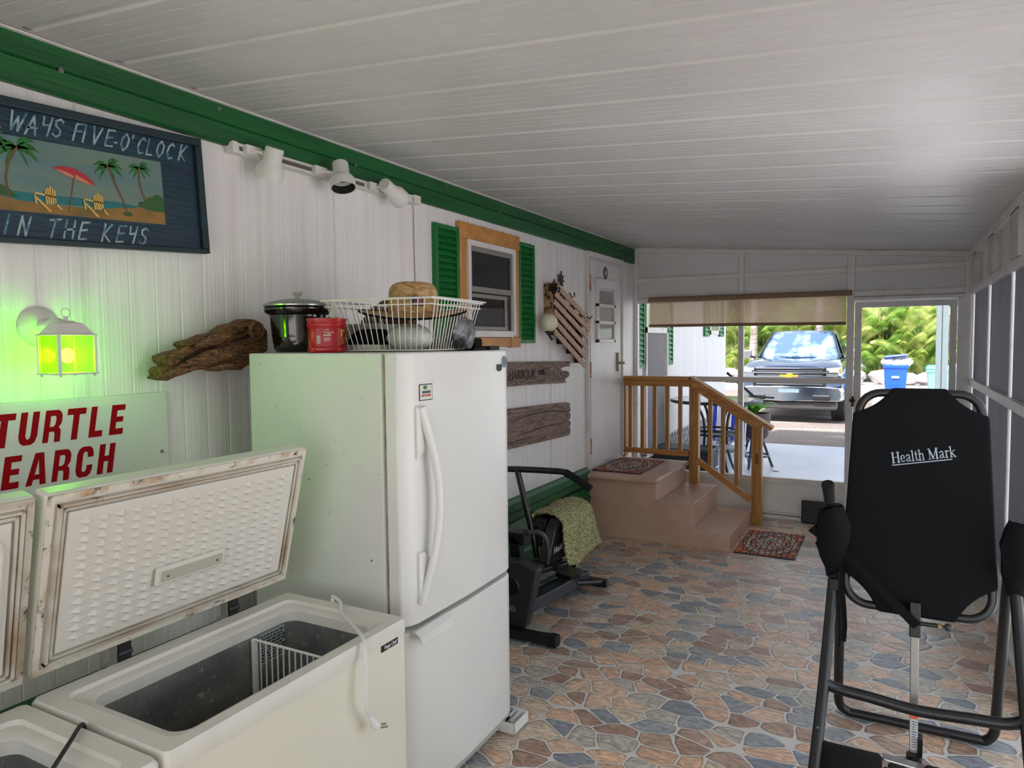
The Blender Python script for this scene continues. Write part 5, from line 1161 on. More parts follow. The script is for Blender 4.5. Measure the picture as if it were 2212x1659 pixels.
b = MB(); b.tube(smooth_pts([(-.205,2.875,.395),(-.16,2.885,.376),(-.05,2.89,.366),(.10,2.89,.352),(.27,2.89,.362),(.37,2.885,.372),(.42,2.875,.40)], 3), .021, 12); b.build('spreader_bar', black_steel, iv, smooth=True)
for s_, pts in ((-1, [(-.19,3.12,.80),(-.188,3.05,.90),(-.193,2.97,1.02),(-.200,2.90,1.10),(-.203,2.86,1.16)]), (1, [(.40,3.10,.82),(.405,3.02,.92),(.425,2.95,1.04),(.432,2.90,1.10),(.44,2.86,1.16)])):
    b = MB(); b.tube(smooth_pts(pts), .014, 10); hb_ = b.build('handlebar', black_steel, iv, smooth=True)
    b = MB(); e0, e1 = Vector(pts[-2]), Vector(pts[-1]); d_ = (e1-e0).normalized(); b.lathe([(.016,-.085),(.019,-.08),(.021,-.02),(.0225,-.004),(.0225,.004),(.018,.008),(0,.008)], e1, 18, (d_.orthogonal(), d_.cross(d_.orthogonal()), d_)); b.build('grip', black_foam, hb_, smooth=True)
    # fabric sleeve
    b = MB(); rnd = random.Random(20+s_)
    cs = [(0,2.93,1.06,.040),(.0,2.94,1.03,.050),(.01*s_*-1,2.96,.97,.055),(0,2.99,.91,.055),(-.004*s_,3.03,.85,.044),(-.004*s_,3.07,.79,.030),(0,3.10,.75,.022)]
    prev = None; bx = -.196 if s_ < 0 else .412
    for dx, y, z, r in cs:
        vs = []
        for k in range(20):
            a_ = 2*PI*k/20; rr_ = r*(1+rnd.uniform(-.10,.12)+.08*math.sin(3*a_))
            vs.append(b.bm.verts.new((bx+dx+rr_*math.cos(a_), y+rr_*.55*math.sin(a_), z+rnd.uniform(-.004,.004)+.010*math.cos(a_)*(-s_))))
        if prev:
            for k in range(20): b.bm.faces.new((prev[k], prev[(k+1)%20], vs[(k+1)%20], vs[k]))
        prev = vs
    b.face([(bx+s_*.045,2.96,.99),(bx+s_*.082,2.955,.955),(bx+s_*.048,2.97,.925)]); b.face([(bx+s_*.04,2.99,.93),(bx+s_*.058,2.985,.90),(bx+s_*.03,3.05,.82)])
    b.build('fabric_sleeve', black_cloth, iv, smooth=True, solid=.003)
b = MB(); pts = [(-.165,3.06,.80),(-.158,3.055,.70),(-.150,3.05,.62),(-.147,3.05,.56),(-.150,3.05,.50)]
for sh2, w_ in ((0,.018),(.012,.006)):
    for p, q in zip(pts, pts[1:]): b.bar(Vector(p)+Vector((-sh2*1.4,-.003,-sh2*2)), Vector(q)+Vector((-sh2*1.4,-.003,-sh2*2)), w_, .002, up=(0,1,0))
b.build('hanging_strap', black_cloth, iv)
b = MB(); b.box(-.205,-.175,3.05,3.075,.70,.745); b.build('buckle', black_plastic, iv, bevel=.003)
for x, y in ((-.218,2.78),(-.168,3.30),(.40,3.30)):
    b = MB(); b.ball((x, y-.018, .27 if y<3 else .45), .006, 8); b.build('bolt', grey_met, iv)
# backrest: plane z->y tilt
BO = Vector((.097, 3.075, .655)); BU = Vector((1,0,0)); BV = Vector((0,.20,1)).normalized(); BN = BU.cross(BV)   # BN points to camera
Hh, wb0, wt0 = .845, .247, .212
def bw(v): return wb0+(wt0-wb0)*v/Hh
P = []
for cxs, cv, a0, rad in ((1,Hh,0,.080),(-1,Hh,90,.080),(-1,0,180,.085),(1,0,270,.085)):
    for k in range(8):
        a_ = math.radians(a0+90*k/7); wv = bw(cv)
        P.append((cxs*(wv-rad)+rad*math.cos(a_), (cv-rad if cv > 0 else rad)+rad*math.sin(a_)))
b = MB(); b.tube([BO+BU*p[0]+BV*p[1] for p in P], .0165, 12, closed=True); bf = b.build('backrest_frame', black_steel, iv, smooth=True)
c2 = .118; v2 = .085
poly_ = []
def arc(p, q, bulge, n=8):
    p, q = Vector(p), Vector(q); m = (p+q)/2; d_ = q-p; nn = Vector((-d_.y, d_.x)); return [tuple(p.lerp(q, k/n)+nn*bulge*4*(k/n)*(1-k/n)) for k in range(n+1)]
ed = .019
poly_ += arc((bw(v2+.02)+ed, v2+.035), (bw(Hh-v2)+ed, Hh-v2), 0, 10)
poly_ += arc((bw(Hh-v2)+ed, Hh-v2), (bw(Hh)-c2, Hh+ed), .10)[1:]
poly_ += arc((bw(Hh)-c2, Hh+ed), (-bw(Hh)+c2, Hh+ed), 0, 6)[1:]
poly_ += arc((-bw(Hh)+c2, Hh+ed), (-bw(Hh-v2)-ed, Hh-v2), .10)[1:]
poly_ += arc((-bw(Hh-v2)-ed, Hh-v2), (-bw(v2)-ed, v2+.035), 0, 10)[1:]
poly_ += arc((-bw(v2)-ed, v2+.035), (-bw(0)+c2, -ed), .10)[1:]
poly_ += arc((-bw(0)+c2, -ed), (bw(0)-c2, -ed), 0, 6)[1:]
poly_ += arc((bw(0)-c2, -ed), (bw(v2)+ed, v2+.035), .10)[1:-1]
b = MB(); b.prism([(p[0], p[1]) for p in poly_], BO-BN*.018, BU, BV, BN*.040); bc = b.build('backrest_cover', black_cloth, iv, bevel=.010, seg=3)
tu = (BU*math.cos(math.radians(10.5))+BV*math.sin(math.radians(10.5))); tv = (BV*math.cos(math.radians(8))-BU*math.sin(math.radians(8)))
hm = M('silver_print', S(170,184,196), .5)
SER = {'H':(.82,[([(.16,0),(.16,1)],.13),([(.66,0),(.66,1)],.13),([(.16,.52),(.66,.52)],.05),([(.02,.02),(.30,.02)],.05),([(.52,.02),(.80,.02)],.05),([(.02,.98),(.30,.98)],.05),([(.52,.98),(.80,.98)],.05)]),
 'e':(.52,[([(.08,.36),(.42,.36)],.05),([(.42,.36),(.40,.55),(.25,.65),(.12,.55),(.08,.34),(.14,.12),(.28,.04),(.43,.12)],.075)]),
 'a':(.54,[([(.08,.52),(.16,.63),(.30,.64),(.37,.54),(.37,.10),(.47,.03)],.08),([(.37,.38),(.14,.28),(.07,.15),(.14,.04),(.26,.04),(.37,.14)],.07)]),
 'l':(.30,[([(.14,0),(.14,1)],.10),([(.02,.02),(.27,.02)],.05),([(.02,.98),(.14,.98)],.05)]),
 't':(.36,[([(.16,.88),(.16,.12),(.22,.03),(.33,.08)],.085),([(.03,.62),(.33,.62)],.05)]),
 'h':(.60,[([(.13,0),(.13,1)],.10),([(.13,.50),(.28,.64),(.40,.60),(.44,.46),(.44,0)],.085),([(.02,.02),(.25,.02)],.05),([(.34,.02),(.56,.02)],.05),([(.02,.98),(.13,.98)],.05)]),
 'M':(1.02,[([(.16,0),(.16,.98)],.05),([(.16,.98),(.48,.05)],.13),([(.48,.05),(.80,.98)],.05),([(.82,0),(.82,1)],.13),([(.03,.02),(.30,.02)],.05),([(.68,.02),(.97,.02)],.05),([(.02,.98),(.22,.98)],.05),([(.76,.98),(.97,.98)],.05)]),
 'r':(.42,[([(.13,0),(.13,.64)],.10),([(.13,.46),(.24,.62),(.37,.60)],.08),([(.02,.02),(.26,.02)],.05),([(.02,.62),(.13,.62)],.05)]),
 'k':(.58,[([(.13,0),(.13,1)],.10),([(.13,.30),(.42,.62)],.05),([(.22,.38),(.48,.02)],.10),([(.02,.02),(.25,.02)],.05),([(.38,.02),(.57,.02)],.05),([(.33,.63),(.52,.63)],.05),([(.02,.98),(.13,.98)],.05)]),' ':(.28,[])}
b = MB(); cxx = 0; fs = .041; og = BO+BU*(-.090)+BV*(.561)+BN*.0225
for ch_ in 'Health Mark':
    wd_, stks = SER[ch_]
    for pts_, ww_ in stks: ribbon(b, [((cxx+p[0])*fs*.90, p[1]*fs) for p in pts_], ww_*fs, og, tu, tv, BN, .0008)
    cxx += wd_
tl = b.build('lettering', hm, bc, recalc=False)
b = MB(); q0 = BO+BU*(-.090)+BV*(.551)+BN*.0226; b.prism([(0,0),(.207,0),(.207,.0035),(0,.0035)], q0, tu, tv, BN*.0008); b.build('underline', hm, bc)
b = MB()
for p, q in (((-.145,3.03,.86),(-.02,3.015,.74)),((-.02,3.015,.74),(.10,3.0,.625))): b.bar(p, q, .034, .004, up=(0,1,0))
b.build('diagonal_strap', black_cloth, iv)
# shaft
sh0, sh1 = Vector((.094,3.03,.60)), Vector((.099,2.93,.08))
b = MB(); b.bar((.094,3.05,.70), (.0945,3.02,.575), .038, .034, up=(0,1,0)); b.build('shaft_sleeve', black_plastic, iv, bevel=.004)
b = MB(); b.bar((.094,3.025,.60), (.097,2.94,.075), .028, .024, up=(0,1,0)); shf = b.build('chrome_shaft', M('speckled_steel', S(150,148,142), .42, metal=.55, spots=(130, S(60,44,34), .62, .68)), iv, bevel=.003)
b = MB(); b.box(.108,.125,2.94,2.99,.16,.22)
b.build('shaft_clip', black_plastic, iv)
def on_shaft(z0, z1, m, nm, lift=.0006, w_=.024):
    f_ = lambda z: Vector((.094+(.60-z)/.525*.003, 3.025-(.60-z)/.525*.085-.0124-lift, z))
    b = MB(); b.face([f_(z0)-Vector((w_/2,0,0)), f_(z0)+Vector((w_/2,0,0)), f_(z1)+Vector((w_/2,0,0)), f_(z1)-Vector((w_/2,0,0))]); return b.build(nm, m, shf, recalc=False)
on_shaft(.285,.305, M('warning_orange', S(226,92,50), .5), 'warning_header'); lbx = on_shaft(.175,.284, M('warning_white', S(196,196,196), .5), 'warning_label')
b = MB(); rnd = random.Random(2)
for k in range(11):
    z = .276-k*.009; y_ = 3.025-(.60-z)/.525*.085-.0138; b.box(.098-.009, .098+rnd.uniform(.002,.009), y_-.0002, y_, z-.003, z)
b.build('label_print', M('print_grey', S(90,90,92), .6), lbx)
b = MB(); b.tube([(.108,3.02,.630),(.168,3.018,.632)], .0085, 10); b.build('adjust_pin', black_steel, iv, smooth=True)
b = MB(); b.tube([(.168,3.018,.632),(.180,3.018,.632)], .011, 6); b.build('brass_nut', M('brass', S(176,150,100), .35, .8), iv)
b = MB(); b.ball((.201,3.018,.632), .0145, 16); b.tube([(.18,3.018,.632),(.19,3.018,.632)], .006, 8); b.build('ball_knob', M('dark_knob', S(52,50,50), .4), iv, smooth=True)
for x0, x1, y, z in ((-.235,-.005,2.80,.150),(.125,.31,2.80,.150)):
    b = MB(); b.lathe([(0,0),(.040,.0),(.050,.012),(.050,x1-x0-.012),(.040,x1-x0),(0,x1-x0)], (x0,y,z), 22, (Vector((0,1,0)),Vector((0,0,1)),Vector((1,0,0)))); b.build('ankle_roller', black_foam, iv, smooth=True)
b = MB(); b.tube([(-.0,2.80,.15),(.13,2.80,.15)], .012, 10); b.bar((.02,2.86,.13),(.098,2.935,.14),.02,.02); b.tube([(.098,2.93,.165),(.098,2.93,.125)], .026, 14); b.build('ankle_axle', black_plastic, iv)
b = MB(); b.prism([(-.075,-.004),(.09,-.004),(.09,.004),(-.075,.004)], (.07,2.82,.172), (1,-.1,0), (0,0,1), (0,.045,0)); b.build('foot_plate', chrome, iv, bevel=.003)

# ---------------------------------------------------------------- roller shade
rs = thing('roller_shade', (-1.26, 7.03, 1.84), 'half-lowered beige woven roller shade on the end wall', 'shade')
shm = M('shade_cloth', S(196,170,142), .85, noise=(90, S(176,150,122), .35, .7), trans=(.55, S(200,176,150)), alpha_mix=(.09,))
b = MB(); b.tube([(-2.19,7.02,2.125),(-.325,7.02,2.118)], .024, 16); b.build('roll', M('shade_roll', S(150,124,98), .85, noise=(90, S(132,108,84), .35, .7)), rs, smooth=True)
b = MB(); b.grid(lambda i, j: Vector((-2.182+1.812*i, 7.03+.004*math.sin(i*9), 1.865+.23*j-.008*i*(1-j))), 24, 4); b.build('cloth', shm, rs, smooth=True)
b = MB(); b.tube([(-2.186,7.03,1.862),(-1.3,7.028,1.858),(-.37,7.03,1.848)], .013, 10, flat=1.1); b.build('hem_bar', M('shade_hem', S(140,112,90), .85), rs, smooth=True)

# ================================================================ outside
ground_m = M('sunlit_gravel', S(210,207,206), .9, noise=(1.1, S(186,182,180), .42, .7), spots=(16, S(150,142,136), .56, .7), bump=(60,1))
b = MB(); b.box(-40, 40, YE+.06, 90, -.16, -.012); tag(b.build('gravel_ground', ground_m), 'pale gravel ground stretching from the slab out to the road', 'ground', kind='stuff')
b = MB(); b.box(XR+.06, 40, -14, YE+.06, -.16, -.012); b.box(-40, XL-.6, -14, YE+.06, -.16, -.012); b.box(XL-.6, XR+.06, -14, Y0, -.16, -.012)
tag(b.build('ground_around_porch', ground_m), 'pale gravel ground around the porch', 'ground', kind='stuff')
b = MB(); b.box(XL-.02, 3.2, YE+.061, 12.3, -.05, -.002); o = b.build('concrete_slab', M('painted_slab', S(206,212,224), .35, noise=(1.2, S(188,196,212), .4, .7), spots=(3, S(170,176,192), .64, .7))); struct(o, 'pale painted concrete patio slab outside the end wall', 'patio')
b = MB(); b.box(-16, -.45, 12.31, 25.4, -.012, -.004); tag(b.build('gravel_driveway', M('shaded_gravel', S(124,114,108), .95, noise=(.9, S(176,168,160), .55, .75), spots=(22, S(84,74,70), .5, .66), stretch=(.6,2.2,1), bump=(70,1))), 'gravel driveway, tree shade in its brownish colour, under and before the pickup truck', 'gravel', kind='stuff')  # dappled tree shade is put into the darker gravel colour
b = MB(); b.box(-40, 40, 25.5, 29.3, -.012, -.006); o = b.build('asphalt_road', M('asphalt', S(150,150,160), .85, noise=(2, S(130,130,140), .4, .7), bump=(120,.6))); struct(o, 'grey road running past the palms', 'road')
b = MB(); blob2(b, [(-.05,0),(-.03,.02),(.02,.018),(.05,0),(.03,-.02),(-.02,-.02)], (-1.314, 9.66, .0005), (1,0,0), (0,1,0), (0,0,1), .001)
for v in b.bm.verts: v.co.z += .012*abs(v.co.x+1.314)*8
tag(b.build('dead_leaf', M('leaf_brown', S(110,78,70), .7), solid=.002), 'single brown dead leaf lying on the pale patio slab', 'leaf')

# home continuing beyond the end wall
struct(siding('wall_outside', 7.17, 11.82, .60, 2.9, -2.40, M('outdoor_siding', S(228,228,230), .5, noise=(2, S(214,214,220), .4, .8), stretch=(1,6,.3))), 'white ribbed siding of the home outside beyond the end wall', 'wall')
b = MB(); b.box(-6.4, -2.56, 7.17, 11.87, .0, 2.9); b.box(-6.4, XL-.17, YW, 7.17, 0, 2.9); b.box(-2.56, -2.405, 11.80, 11.87, 0, 2.9)
struct(b.build('wall_home_block', white_paint), 'body of the home behind its siding', 'wall')
b = MB(); b.box(-6.6, -2.30, 7.2, 12.1, 2.9, 3.02); b.box(-6.6, XL-.1, YW-.2, 7.2, 2.9, 3.02); struct(b.build('home_roof', M('roof_white', S(220,220,220), .6)), 'flat roof of the home', 'roof')
lat_w = M('lattice_white', S(226,226,230), .5); lat_g = M('lattice_backing_green', S(40,96,78), .7)
b = MB(); b.box(-2.46, -2.44, 7.17, 11.85, 0, .60); struct(b.build('baseboard_outside', lat_g), 'green backing behind the white skirting lattice', 'skirting')
b = MB()
k = 7.1
while k < 12.5:
    for s_ in (1, -1):
        ya, yb3 = k, k+s_*.42
        p0, p1 = (max(7.17,min(11.85,ya)), 0), (max(7.17,min(11.85,yb3)), .60)
        if abs(ya-p0[0]) < 1e-6 and abs(yb3-p1[0]) < 1e-6:
            b.bar((-2.425 if s_ > 0 else -2.415, ya, .0), (-2.425 if s_ > 0 else -2.415, yb3, .58), .008, .036, up=(1,0,0))
    k += .125
b.box(-2.43, -2.41, 7.17, 11.85, .555, .60)
struct(b.build('trim_6', lat_w), 'white diagonal lattice skirting under the home outside', 'lattice')
shutter(7.215, 7.47, 1.42, 2.42, 'green shutter just outside the end wall, left of the grey screened window', 'green shutters beside the grey screened window outside', x=-2.40)
shutter(8.37, 8.60, 1.42, 2.42, 'green shutter outside, right of the tall grey screened window', 'green shutters beside the grey screened window outside', x=-2.40)
shutter(10.28, 10.58, 1.77, 2.42, 'green shutter outside, left of the small far window', 'green shutters beside the small far window', x=-2.40, nsl=11)
shutter(11.28, 11.57, 1.77, 2.42, 'green shutter outside, right of the small far window by the corner', 'green shutters beside the small far window', x=-2.40, nsl=11)
wo_ = thing('window_4', (-2.39, 7.9, .45), 'tall window outside with a grey screened lower part, beyond the railing', 'window'); wo_['kind'] = 'structure'
b = MB()
for y0, y1, z0, z1 in ((7.49,7.53,.45,2.42),(8.30,8.34,.45,2.42),(7.49,8.34,1.80,1.86),(7.49,8.34,2.38,2.42),(7.49,8.34,.42,.46)): b.box(-2.40, -2.36, y0, y1, z0, z1)
b.build('frame', white_paint, wo_)
b = MB(); b.box(-2.40, -2.38, 7.53, 8.25, .46, 1.80); b.build('grey_screen', M('grey_screen', S(120,118,122), .7, noise=(3, S(104,102,106), .4, .7), stretch=(1,14,.4)), wo_)
b = MB(); b.box(-2.40, -2.385, 7.53, 8.30, 1.86, 2.38); b.build('pane', M('pale_glass', S(176,186,170), .1, spec=.8), wo_)
wo2 = thing('window_5', (-2.39, 10.9, 1.80), 'small window outside near the far corner of the home', 'window'); wo2['kind'] = 'structure'
b = MB()
for y0, y1, z0, z1 in ((10.6,10.66,1.80,2.42),(11.2,11.26,1.80,2.42),(10.6,11.26,1.80,1.86),(10.6,11.26,2.38,2.42)): b.box(-2.40, -2.37, y0, y1, z0, z1)
b.build('frame', white_paint, wo2)
b = MB(); b.box(-2.40, -2.385, 10.66, 11.2, 1.86, 2.38); b.build('pane', M('pale_green_glass', S(140,158,142), .1, spec=.8), wo2)

# carport post and bins
b = MB(); b.box(.565, .625, 12.05, 12.20, -.01, 3.0); b.box(.640, .715, 12.05, 12.20, -.01, 3.0); b.box(.62, .645, 12.08, 12.17, -.01, 3.0)
tag(b.build('carport_post', M('post_pale', S(198,212,212), .5), bevel=.004), 'pale grooved carport post outside the screen door', 'post')
def wheelie(x, y, w_, d_, h, bm, lm, label, group=None, open_lid=False):
    t = thing('trash_bin', (x, y, 0), label, 'trash bin', group)
    b = MB(); loft(b, [[(x-w_*.36,y-d_*.36,.03),(x+w_*.36,y-d_*.36,.03),(x+w_*.36,y+d_*.36,.03),(x-w_*.36,y+d_*.36,.03)], [(x-w_*.47,y-d_*.47,h*.92),(x+w_*.47,y-d_*.47,h*.92),(x+w_*.47,y+d_*.47,h*.92),(x-w_*.47,y+d_*.47,h*.92)], [(x-w_*.52,y-d_*.52,h*.93),(x+w_*.52,y-d_*.52,h*.93),(x+w_*.52,y+d_*.52,h*.93),(x-w_*.52,y+d_*.52,h*.93)], [(x-w_*.52,y-d_*.52,h),(x+w_*.52,y-d_*.52,h),(x+w_*.52,y+d_*.52,h),(x-w_*.52,y+d_*.52,h)]])
    bb = b.build('body', bm, t, bevel=.012)
    b = MB(); b.prism([(-w_*.17,.30*h),(w_*.17,.30*h),(w_*.17,.52*h),(-w_*.17,.52*h)], (x,y-d_*.45,0), (1,0,0), (0,0,1), (0,.01,0)); b.build('painted_recess', M('recess_shade', tuple(c*.72 for c in bm.node_tree.nodes['Principled BSDF'].inputs['Base Color'].default_value[:3])+(1,), .5), bb)  # flat plate in a darker body colour paints the shade of a recess
    b = MB(); b.box(x-w_*.15, x+w_*.15, y-d_*.49, y-d_*.44, h*.69, h*.735); b.build('label', M('bin_label', S(214,220,226), .5), bb)
    b = MB()
    if open_lid: loft(b, [[(x-w_*.50,y-d_*.5,h*1.16),(x+w_*.50,y-d_*.5,h*1.22),(x+w_*.5,y+d_*.5,h*1.16),(x-w_*.5,y+d_*.5,h*1.05)], [(x-w_*.40,y-d_*.46,h*1.22),(x+w_*.46,y-d_*.46,h*1.26),(x+w_*.46,y+d_*.46,h*1.22),(x-w_*.40,y+d_*.46,h*1.12)]])
    else: loft(b, [[(x-w_*.55,y-d_*.55,h+.005),(x+w_*.55,y-d_*.55,h+.005),(x+w_*.55,y+d_*.55,h+.005),(x-w_*.55,y+d_*.55,h+.005)], [(x-w_*.45,y-d_*.45,h+.09),(x+w_*.45,y-d_*.45,h+.09),(x+w_*.45,y+d_*.45,h+.09),(x-w_*.45,y+d_*.45,h+.09)]])
    b.build('lid', lm, t, bevel=.01)
    b = MB()
    for s_ in (-1,1): b.tube([(x+s_*w_*.34,y+d_*.42,.11),(x+s_*w_*.40,y+d_*.42,.11)], .11, 16)
    b.build('wheel', black_plastic, t)
    return t
blue_bin = M('blue_bin', S(16,78,184), .5); blue_lid = M('blue_lid', S(34,70,140), .5)
wheelie(.08, 20.2, .55, .62, 1.07, blue_bin, blue_lid, 'blue trash bin overflowing with white bags, seen through the screen door', open_lid=True)
rnd = random.Random(11)
for k, (dx, dy, dz, r, lab) in enumerate(((-.17,-.12,1.13,.15,'left'),(.05,-.20,1.11,.12,'middle'),(.21,-.12,1.13,.15,'right'))):
    b = MB(); b.ball((.08+dx, 20.2+dy, dz), r, 18, (1.1,1,.75)).jitter(.012, k)
    tag(b.build('trash_bag', M('bag_white_%s' % lab, S(232,234,240), .4, bump=(12,1)), smooth=True), 'white %s trash bag bulging out of the blue bin' % {'left':'leftmost','middle':'small middle','right':'rightmost'}[lab], 'bag', 'trash bags on the blue bin')
wheelie(1.02, 20.6, .50, .6, .95, M('green_bin', S(112,176,160), .5), M('teal_lid', S(60,200,170), .5), 'pale green trash bin with teal lid beside the carport post')
wheelie(1.62, 20.4, .55, .6, 1.0, M('grey_bin', S(150,156,160), .5), M('red_lid', S(220,150,150), .5), 'grey trash bin with pinkish lid right of the carport post')

b = MB(); b.box(XL-.1, 3.2, YE+.10, 12.35, 3.0, 3.12); struct(b.build('carport_roof', M('carport_white', S(222,222,222), .5)), 'white carport roof over the patio slab', 'roof')
# bistro table & plants on the slab
bt = thing('patio_table', (-1.80, 8.45, 0), 'dark round patio table with curved legs just outside the railing', 'table')
tm = M('patio_metal', S(58,62,68), .4, .3)
c0 = (-1.82, 8.45, 0)
b = MB(); b.lathe([(.0,.985),(.47,.985),(.505,.992),(.515,1.005),(.505,1.02),(.47,1.022),(0,1.022)], c0, 48); b.build('table_top', M('table_glass', S(130,136,146), .12, spec=.8), bt, smooth=True)
b = MB(); b.tube([(c0[0]+.51*math.cos(k*PI/20), c0[1]+.51*math.sin(k*PI/20), 1.003) for k in range(40)], .019, 8, closed=True); b.build('table_rim', tm, bt, smooth=True)
for k in range(4):
    a_ = PI/4+k*PI/2; cs_, sn = math.cos(a_), math.sin(a_)
    b = MB(); b.tube(smooth_pts([(c0[0]+r*cs_, c0[1]+r*sn, z) for r, z in ((.34,.985),(.24,.93),(.17,.80),(.15,.62),(.17,.40),(.25,.18),(.36,.018))]), .016, 8); b.build('leg', tm, bt, smooth=True)
b = MB(); b.tube([(c0[0]+.235*math.cos(k*PI/16), c0[1]+.235*math.sin(k*PI/16), .66) for k in range(32)], .013, 8, closed=True); b.tube([(c0[0]+.235*math.cos(k*PI/16), c0[1]+.235*math.sin(k*PI/16), .61) for k in range(32)], .013, 8, closed=True); b.lathe([(0,.60),(.23,.60),(.235,.61),(0,.612)], c0, 32); b.build('lower_shelf', tm, bt, smooth=True)
b = MB(); b.bar((-1.42, 8.62, 1.05), (-1.72, 8.56, 1.33), .05, .03); b.bar((-1.42,8.62,1.05),(-1.20,8.66,1.035),.03,.02); tag(b.build('garden_shears', tm), 'dark tool lying on the round patio table with one arm sticking up', 'tool')
b = MB(); b.lathe([(0,1.024),(.05,1.024),(.065,1.05),(.03,1.085),(0,1.09)], (-1.80, 8.30, 0), 12); tag(b.build('shell', M('tan_shell', S(196,168,130), .6), smooth=True), 'small tan conch-like lump on the patio table', 'ornament')
leaf_g = M('leaf_green', S(90,170,50), .5, noise=(6, S(60,130,40), .4, .7), trans=(.4, S(150,210,60)))
def leafy(b, base, n, L_, w_, up, seed):
    rnd = random.Random(seed)
    for k in range(n):
        a_ = rnd.uniform(0, 2*PI); ln = L_*rnd.uniform(.7,1.15); d_ = Vector((math.cos(a_), math.sin(a_), 0)); side = Vector((-d_.y, d_.x, 0)); pp = []
        for i in range(7):
            t = i/6; pp.append((Vector(base)+d_*ln*t*.75+Vector((0,0,up*ln*(t-.55*t*t*1.4))), w_*math.sin(PI*(t*.92+.06))))
        for (p, r), (q, s_) in zip(pp, pp[1:]): b.face([p-side*r, q-side*s_, q+side*s_, p+side*r])
    return b
pp_ = thing('potted_plant', (-1.50, 10.2, 0), 'barrel planter with broad green leaves and dark stems outside behind the railing', 'plant')
b = MB(); b.lathe([(0,.38),(.13,.38),(.17,.42),(.20,.55),(.205,.68),(.20,.73),(.185,.73),(.18,.69),(0,.68)], (-1.62,9.9,0), 24); b.build('barrel_pot', M('barrel_brown', S(76,62,66), .6, noise=(5, S(56,44,46), .4, .7), stretch=(4,4,.5)), pp_, smooth=True)
b = MB(); leafy(b, (-1.62,9.9,.70), 16, .38, .075, 1.35, 3); b.build('leaves', leaf_g, pp_, recalc=False)
b = MB()
for s_ in range(3):
    a_ = s_*2*PI/3+.4; b.tube([(-1.62+.10*math.cos(a_), 9.9+.10*math.sin(a_), .39), (-1.62+.24*math.cos(a_), 9.9+.24*math.sin(a_), .0)], .018, 8)
b.tube([(-1.62+.19*math.cos(k*PI/12), 9.9+.19*math.sin(k*PI/12), .16) for k in range(24)], .014, 8, closed=True); b.build('plant_stand', tm, pp_, smooth=True)
bp_ = thing('bucket_plant', (-1.86, 9.0, 0), 'white bucket with thin variegated leaves on the slab behind the railing', 'plant')
b = MB(); b.lathe([(0,.03),(.12,.03),(.14,.30),(.15,.31),(.15,.33),(.13,.33),(.12,.28),(0,.28)], (-1.83,9.0,0), 24); b.build('bucket', M('bucket_white', S(206,212,224), .5), bp_, smooth=True)
b = MB(); b.tube([(-1.83+.152*math.cos(k*PI/12), 9.0+.152*math.sin(k*PI/12), .335) for k in range(24)], .012, 6, closed=True); b.build('green_hoop', M('hoop_green', S(90,130,110), .5), bp_)
b = MB(); leafy(b, (-1.83,9.0,.30), 34, .42, .010, 1.5, 5); b.build('leaves', M('variegated_leaf', S(170,180,150), .6, noise=(14, S(90,80,70), .45, .6)), bp_, recalc=False)
ch = thing('folding_chair', (-1.92, 9.6, 0), 'folding chair with blue and white webbing behind the patio table', 'chair')
b = MB(); 
for s_ in (-.22,.22): b.tube(smooth_pts([(-1.90+s_,9.45,.0),(-1.90+s_,9.50,.36),(-1.90+s_,9.66,.90)]), .013, 8); b.tube([(-1.90+s_,9.9,.0),(-1.90+s_,9.42,.40)], .013, 8)
b.tube([(-2.12,9.66,.90),(-1.68,9.66,.90)], .013, 8); b.build('tube_frame', M('chair_tube', S(200,204,210), .3, .6), ch, smooth=True)
bw_ = M('webbing_blue', S(36,66,190), .7); ww_ = M('webbing_white', S(220,224,232), .7)
for k in range(7):
    b = MB(); x = -2.08+.06*k; b.bar((x,9.505,.40), (x,9.655,.88), .05, .004, up=(0,1,0)); b.build('webbing', (bw_, ww_)[k % 2], ch)
b = MB(); b.box(-2.12,-1.68,9.45,9.85,.385,.39); b.build('seat', bw_, ch)
sb = thing('storage_bench', (-2.05, 8.0, 0), 'black storage bench on the slab against the screen behind the railing', 'bench')
b = MB(); b.box(-2.36,-1.75,7.75,8.15,.02,.46); b.build('box', M('bench_black', S(36,38,42), .5, noise=(3, S(28,30,34), .4, .7)), sb, bevel=.01)
b = MB(); b.box(-2.38,-1.73,7.73,8.17,.465,.51); b.build('lid', M('bench_lid', S(52,54,60), .5), sb, bevel=.012)
ws = thing('side_stool', (-1.72, 8.35, 0), 'white curved tube stool on the slab beside the black storage bench', 'stool')
b = MB()
for y in (8.25, 8.5): b.tube(smooth_pts([(-1.80,y,.0),(-1.80,y,.40),(-1.77,y,.455),(-1.70,y,.47),(-1.58,y,.47)]), .012, 8)
b.tube([(-1.80,8.25,.22),(-1.80,8.5,.22)], .010, 8); b.box(-1.74,-1.55,8.25,8.5,.465,.48)
b.tube([(-1.56,8.25,.47),(-1.56,8.25,0)], .012, 8); b.tube([(-1.56,8.5,.47),(-1.56,8.5,0)], .012, 8); b.build('frame', M('stool_white', S(214,216,222), .4), ws, smooth=True)

